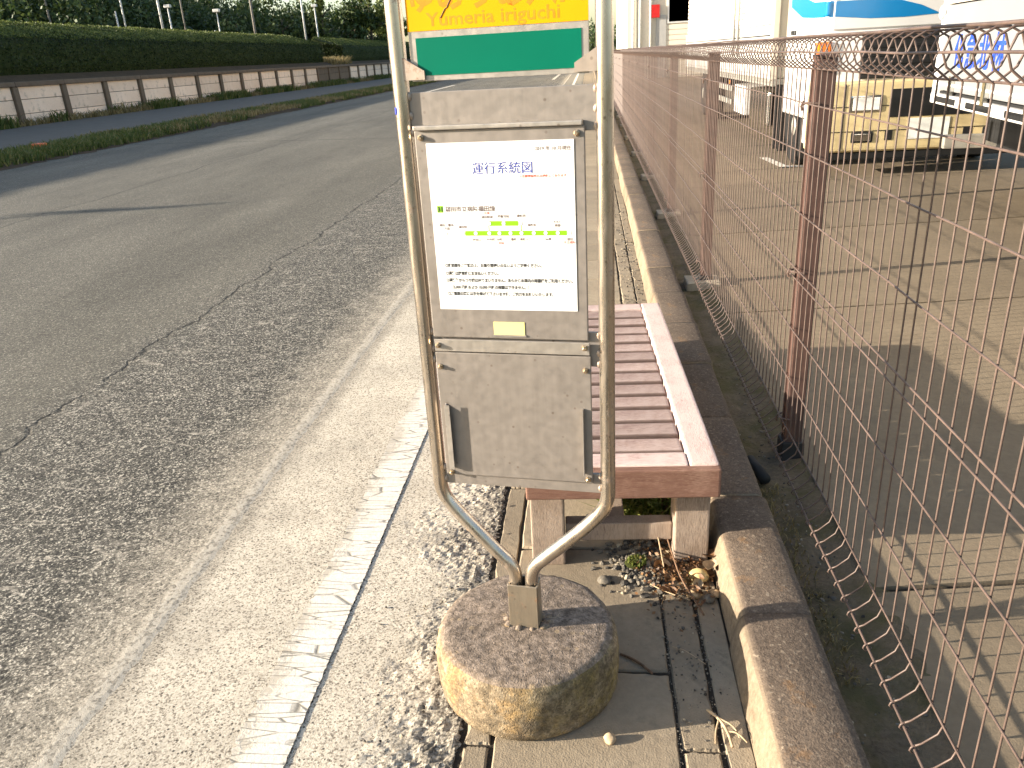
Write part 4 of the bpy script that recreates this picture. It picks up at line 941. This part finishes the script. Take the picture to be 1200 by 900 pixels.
th = math.atan2(.124, .992)
gt = tag(empty('grey_lorry', (3.33, 8.55, .0), -th), 'light grey drop-side lorry with blue lettering parked beside the white lorry', 'lorry')
def build_grey():
    P = gt; Ln = 6.2
    box('side_gate', 0, .05, -Ln, -.12, .985, 1.715, 'grey_body', P, .012)
    box('gate_lip', -.006, -.0002, -Ln, -.12, 1.03, 1.05, 'plate_white', P); box('bed_rail', -.03, .06, -Ln, -.02, .865, .955, 'truck_white', P, .01)
    for k in range(6): box('rail_slot', -.034, -.0305, -.55-.95*k-.30, -.55-.95*k+.34, .885, .935, 'under_dark', P)
    for k in range(6):
        y = -.62-.95*k; h = box('gate_hinge', -.04, -.001, y-.04, y+.04, .93, 1.12, 'chrome', P, .008); box('gate_latch', -.03, -.001, y-.02-.45, y+.03-.45, 1.25, 1.33, 'chrome', P, .006) if k in (0, 2, 4) else None
    box('corner_post', -.02, .09, -.115, .0, .87, 1.80, 'truck_white', P, .012); v, f = lathe_geo([(.06, 0), (.06, .02), (.045, .03)], 18); m = mesh('marker_disc', v, f, 'plate_white', P); m.rotation_euler = (0, R(-90), 0); m.location = (-.022, -.06, 1.66)
    box('tarpaulin_body', .03, 2.15, -Ln, -.02, 1.725, 3.1, 'truck_white', P, .05); box('body_trim', -.004, .028, -Ln, -.02, 1.725, 1.80, 'pale_wall', P, .006)
    box('far_gate', 2.1, 2.15, -Ln, -.12, .985, 1.715, 'grey_body', P, .01); box('tail_gate', .1, 2.09, -.06, -.01, .985, 1.715, 'grey_body', P, .01); box('bed', .02, 2.13, -Ln, -.13, .87, .975, 'under_dark', P)
    box('chassis', .5, 1.6, -Ln, -.05, .5, .86, 'under_dark', P); box('shade_box', .5, 1.1, -2.9, -.4, .45, .85, 'under_dark', P, .02); box('rear_bumper', .15, 2.0, -.03, .05, .42, .55, 'rim', P, .01)  # black box beside the chassis added to stand in for underside shade
    box('underside_shade', 1.15, 1.8, -4.4, -.1, .06, .86, 'under_dark', P, .03)  # long black block added in place of the shaded far underside
    for x in (.20, 1.97):
        for y in (-5.3,): wheel(P, x, y, .42, .26, 'under_dark')
    for x in (.9, 1.7): box('tail_lamp', x, x+.25, .05, .08, .60, .74, 'lamp_red', P, .01)
    for k, ch in enumerate('化急北林'): text(ch, .30, 'letter_blue', P, -.004, 1.215, -.50-.34*k, 'LEFT', .015, 'lettering', 1.0, (R(90), 0, R(-90)))
build_grey()

# ================================================================== BUILDINGS
hall = tag(empty('warehouse', (2.0, 45, 0)), 'pale white warehouse with corner pipes standing beyond the fence', 'building')
def build_hall():
    P = hall
    box('wall', 0, 16, 0, 18, -.1, 7.5, 'pale_wall', P)
    box('roof', -.3, 16.3, -.3, 18.3, 7.505, 7.8, 'roof_dark', P)
    for u in (.28, .62, 1.15): tube('down_pipe', [(u, -.09, 0), (u, -.09, 7.4)], .06, 'plate_white', P, 10)
    for k in range(5):
        w_ = box('window', 2.0+2.6*k, 3.4+2.6*k, -.05, .02, 2.6, 3.9, 'truck_white', P); bm = bmesh.new(); bbox(bm, -.62, .62, -.035, -.026, -.58, .58); bmo('pane', bm, 'glass', w_)
    s = box('shutter', 1.45, 1.95, -.06, .01, .0, 3.0, 'grey_siding', P); box('red_sign', 1.1, 1.6, -.14, -.08, 2.9, 3.5, 'lamp_red', P)
    for k in range(30): box('cladding_strip', 1.8, 15.9, -.03, -.001, .1+k*.245, .32+k*.245, 'siding', P, .008, 1) if k < 10 or k > 16 else None
build_hall()
# a low shed across the far end of the yard closes the view
shed = tag(empty('yard_shed', (9, 34, 0)), 'low cream metal shed across the back of the yard', 'building')
box('wall', 0, 22, 0, 6, -.1, 5, 'siding', shed); box('roof', -.3, 22.3, -.3, 6.3, 5.005, 5.2, 'roof_dark', shed)
for k in range(4): box('door', 2+5*k, 5+5*k, -.06, .01, 0, 3.4, 'grey_siding', shed)

# ================================================================== SMALL THINGS ON THE GROUND
def stone(name, x, y, r, mat, label, cat='stone', sq=.7, z=0., group=None):
    bm = bmesh.new(); bmesh.ops.create_icosphere(bm, subdivisions=3, radius=r); s = random.random()*50
    for v in bm.verts:
        n_ = float(vnoise(np.array([v.co.x/r*1.3+s]), np.array([v.co.y/r*1.3+v.co.z/r*1.7+s]), 81, 3)[0]); v.co *= .72+.55*n_; v.co.z *= sq
    o = bmo(name, bm, mat, None, True); o.location = (x, y, z+r*sq*.75); o.rotation_euler.z = s; return tag(o, label, cat, group)
stone('stone', .305, 2.03, .030, 'yellow_stone', 'round yellowish stone among the leaves beside the bench leg')
stone('stone', .285, 1.955, .022, 'tan_stone', 'tan stone just in front of the round yellowish stone')
stone('stone', .325, 1.935, .017, 'pebble', 'small grey stone against the kerb in front of the tan stone')
stone('stone', .345, 1.96, .016, 'tan_stone', 'small tan stone resting against the kerb by dry leaves')
stone('stone', .023, 2.02, .02, 'pebble', 'flat grey stone at the edge of the gravel patch', sq=.5)
stone('seed_pod', .026, 1.41, .0135, 'pale_twig', 'small pale seed pod lying on the gutter lid', 'seed', .9)
mo = stone('moss_clump', .125, 2.10, .036, 'moss', 'small round clump of green moss on the gravel', 'moss', .42)
def gravel(name, n, cx, cy, sx, sy, rmin, rmax, label, z=0., clip=(-9, 9)):
    bm = bmesh.new(); bmesh.ops.create_icosphere(bm, subdivisions=1, radius=1); bm.verts.ensure_lookup_table(); bv = np.array([v.co for v in bm.verts]); bf = [tuple(v.index for v in f.verts) for f in bm.faces]; bm.free(); parts = []
    for _ in range(n):
        r = rng.uniform(rmin, rmax)*(1 if rng.random() < .85 else 1.6); v = bv*(.7+.6*rng.random((len(bv), 1)))*r*np.array([1, rng.uniform(.6, 1), rng.uniform(.4, .8)])
        a = rng.random()*6.3; v = v@np.array([[math.cos(a), math.sin(a), 0], [-math.sin(a), math.cos(a), 0], [0, 0, 1]]); x = rng.normal(cx, sx); y = rng.normal(cy, sy)
        if not clip[0] < x < clip[1]: continue
        h = max(0, 1-((x-cx)/(2*sx))**2-((y-cy)/(2*sy))**2)*.012; parts.append((v+np.array([x, y, z+r*.35+h*rng.random()]), bf))
    v, f = join(parts); o = stuff(mesh(name, v, f, 'pebble')); o['label'] = label
def litter():
    xs = np.linspace(-.02, .347, 90); ys = np.linspace(1.86, 2.45, 130); X, Y = np.meshgrid(xs, ys)
    k = np.exp(-((X-.235)/.10)**2-((Y-2.16)/.13)**2)+.25*(vnoise(X*14, Y*14, 91)-.5); Z = -.004+.022*np.clip(k-.25, -.3, 1)+.012*(vnoise(X*45, Y*45, 92, 3)-.5)*np.clip(k, 0, 1)
    n, m = X.shape; I = np.arange(n*m).reshape(n, m); F = np.stack([I[:-1, :-1], I[:-1, 1:], I[1:, 1:], I[1:, :-1]], -1).reshape(-1, 4)
    o = stuff(mesh('litter_soil', np.stack([X, Y, Z], -1).reshape(-1, 3), F, 'strip_soil', None, True)); o['label'] = 'dark soil heaped under the leaf litter by the bench'
    P = np.stack([rng.normal(.26, .06, 900), rng.normal(2.1, .10, 900), rng.uniform(.004, .03, 900)], -1); P = P[(P[:, 0] < .345) & (P[:, 0] > .1)]
    o = stuff(quads('leaf_scraps', leaf_quads(P, np.tile([0, 0, 1.], (len(P), 1)), .014, .7), 'dry_leaf')); o['label'] = 'small scraps of dry leaf litter beside the bench leg'
litter()
gravel('gravel', 520, .14, 2.10, .055, .065, .004, .0095, 'loose grey gravel heaped beside the bench leg', 0, (-.02, .35))
gravel('gravel', 420, .22, 2.26, .09, .06, .004, .010, 'dark gravel in the shade under the bench', 0, (-.05, .35))
gravel('grit', 300, .187, 1.75, .004, .35, .001, .0026, 'dirt crumbs filling the gutter joint', -.004, (.17, .21))
gravel('grit', 180, .282, 1.75, .003, .35, .001, .0024, 'dirt crumbs filling the apron joint', -.004, (.26, .31))
gravel('grit', 260, .24, 1.8, .05, .25, .0015, .004, 'fine grit along the gutter joints', 0, (.17, .345))
gravel('grit', 500, .28, 5.5, .05, 1.8, .003, .008, 'loose grit along the gutter beyond the bench', 0, (.12, .345))
gravel('grit', 160, -.42, 1.9, .1, .6, .002, .006, 'loose asphalt crumbs on the shoulder', .002, (-.7, -.33))
gravel('grit', 220, .68, 2.2, .06, .9, .002, .006, 'small stones on the earth strip', .008, (.57, .9))
def dead_leaf(x, y, s, rz, label, mat='dry_leaf', z=.012, curl=.5):
    vs, fs = [], []; n, m = 8, 4
    for i in range(n+1):
        t = i/n; wd = math.sin(math.pi*min(1, t*1.02))**.8*.32
        for j in range(m+1):
            u = (j/m-.5)*2*wd; vs.append((t-.5, u, abs(u)*curl+.25*curl*(t-.5)**2*4+random.uniform(-.02, .02)))
    for i in range(n):
        for j in range(m): a = i*(m+1)+j; fs.append((a, a+1, a+m+2, a+m+1))
    o = mesh('fallen_leaf', [tuple(c*s for c in v) for v in vs], fs, mat, None, True); o.location = (x, y, z); o.rotation_euler = (random.uniform(-.4, .4), random.uniform(-.4, .4), rz)
    return tag(o, label, 'leaf', 'dry leaves beside the bench leg')
for k in range(46):
    x = random.uniform(.19, .345); y = random.uniform(1.93, 2.33); dead_leaf(x, y, random.uniform(.022, .05), random.random()*6, 'curled brown dry leaf in the litter beside the bench leg and kerb', random.choice(['dry_leaf', 'dry_leaf', 'dry_leaf', 'dry_leaf', 'dry_leaf', 'pale_twig']), .008+.02*random.random(), random.uniform(.2, 1.))
dead_leaf(.345, 2.055, .075, 1.2, 'largest pale curled dry leaf leaning on the kerb', 'pale_twig', .03, .7); dead_leaf(.355, 2.11, .07, 2.6, 'dark red dry leaf at the foot of the bench leg', 'dry_leaf', .03, .8)
def twig(pts, r, mat, label, side=()):
    parts = [tube_geo(smooth_path(pts, 2), r, 6)]+[tube_geo(smooth_path(p, 2), r*.6, 5) for p in side]; v, f = join(parts)
    return tag(mesh('twig', v, f, mat, None, True), label, 'twig')
twig([(.22, 2.19, .07), (.235, 2.10, .045), (.25, 2.0, .03), (.285, 1.90, .018), (.30, 1.86, .01)], .003, 'twig', 'long reddish brown twig slanting down through the leaf litter')
twig([(.19, 2.2, .09), (.2, 2.12, .05), (.205, 2.06, .03)], .0022, 'pale_twig', 'thin pale dry stem standing in the gravel by the stretcher')
twig([(.16, 2.0, .01), (.2, 1.96, .014), (.27, 1.925, .01)], .0018, 'pale_twig', 'thin pale straw lying on the edge of the gutter lid')
twig([(.06, 1.70, .006), (.10, 1.675, .008), (.14, 1.63, .006)], .0032, 'twig', 'short dark bent twig across the joint beside the concrete base')
twig([(.262, 1.505, .012), (.285, 1.475, .016), (.30, 1.44, .012), (.305, 1.40, .006)], .0036, 'pale_twig', 'pale branching root on the apron beside the kerb', [[(.285, 1.475, .016), (.315, 1.45, .02), (.325, 1.425, .008)], [(.285, 1.475, .016), (.272, 1.44, .01), (.268, 1.41, .004)], [(.30, 1.44, .012), (.32, 1.43, .02), (.34, 1.41, .01)]])
twig([(.20, 1.73, .008), (.23, 1.715, .012), (.28, 1.665, .008)], .0009, 'pale_twig', 'hair-thin pale straw over the gutter joint')
mp = scatter(420, -.03, .03, -.03, .03, .012); mp = mp[np.hypot(mp[:, 0], mp[:, 1]) < .03]; mp[:, :2] += np.array([.125, 2.10]); mp[:, 2] += .008; q_ = blades('moss_tufts', mp, .010, .003, 'weed_leaf', .8, False); q_['kind'] = 'stuff'; q_['label'] = 'fine green tufts on the moss clump'
wp = scatter(900, .03, .30, 2.36, 2.62, 0.); blades('weeds', wp, .085, .010, 'weed_leaf', 1.3)['label'] = 'small green weeds growing under the bench'
wp = scatter(240, .22, .345, 2.36, 2.60, 0.); blades('dry_weeds', wp, .07, .012, 'dry_leaf', 1.3)['label'] = 'brown withered weeds under the bench by the kerb'
wp = scatter(500, .57, .66, 1.6, 2.6, .0); blades('strip_weeds', wp, .02, .004, 'dry_grass_leaf', 1.3)['label'] = 'sparse dry grass bits on the earth strip'
v, f = tube_geo([(.585, 2.74, .035), (.615, 2.60, .028)], .021, 12); tag(mesh('rubber_plug', v, f, 'black_rubber', None, True), 'short black rubber pipe end lying between kerb and fence', 'pipe')

convert_texts()
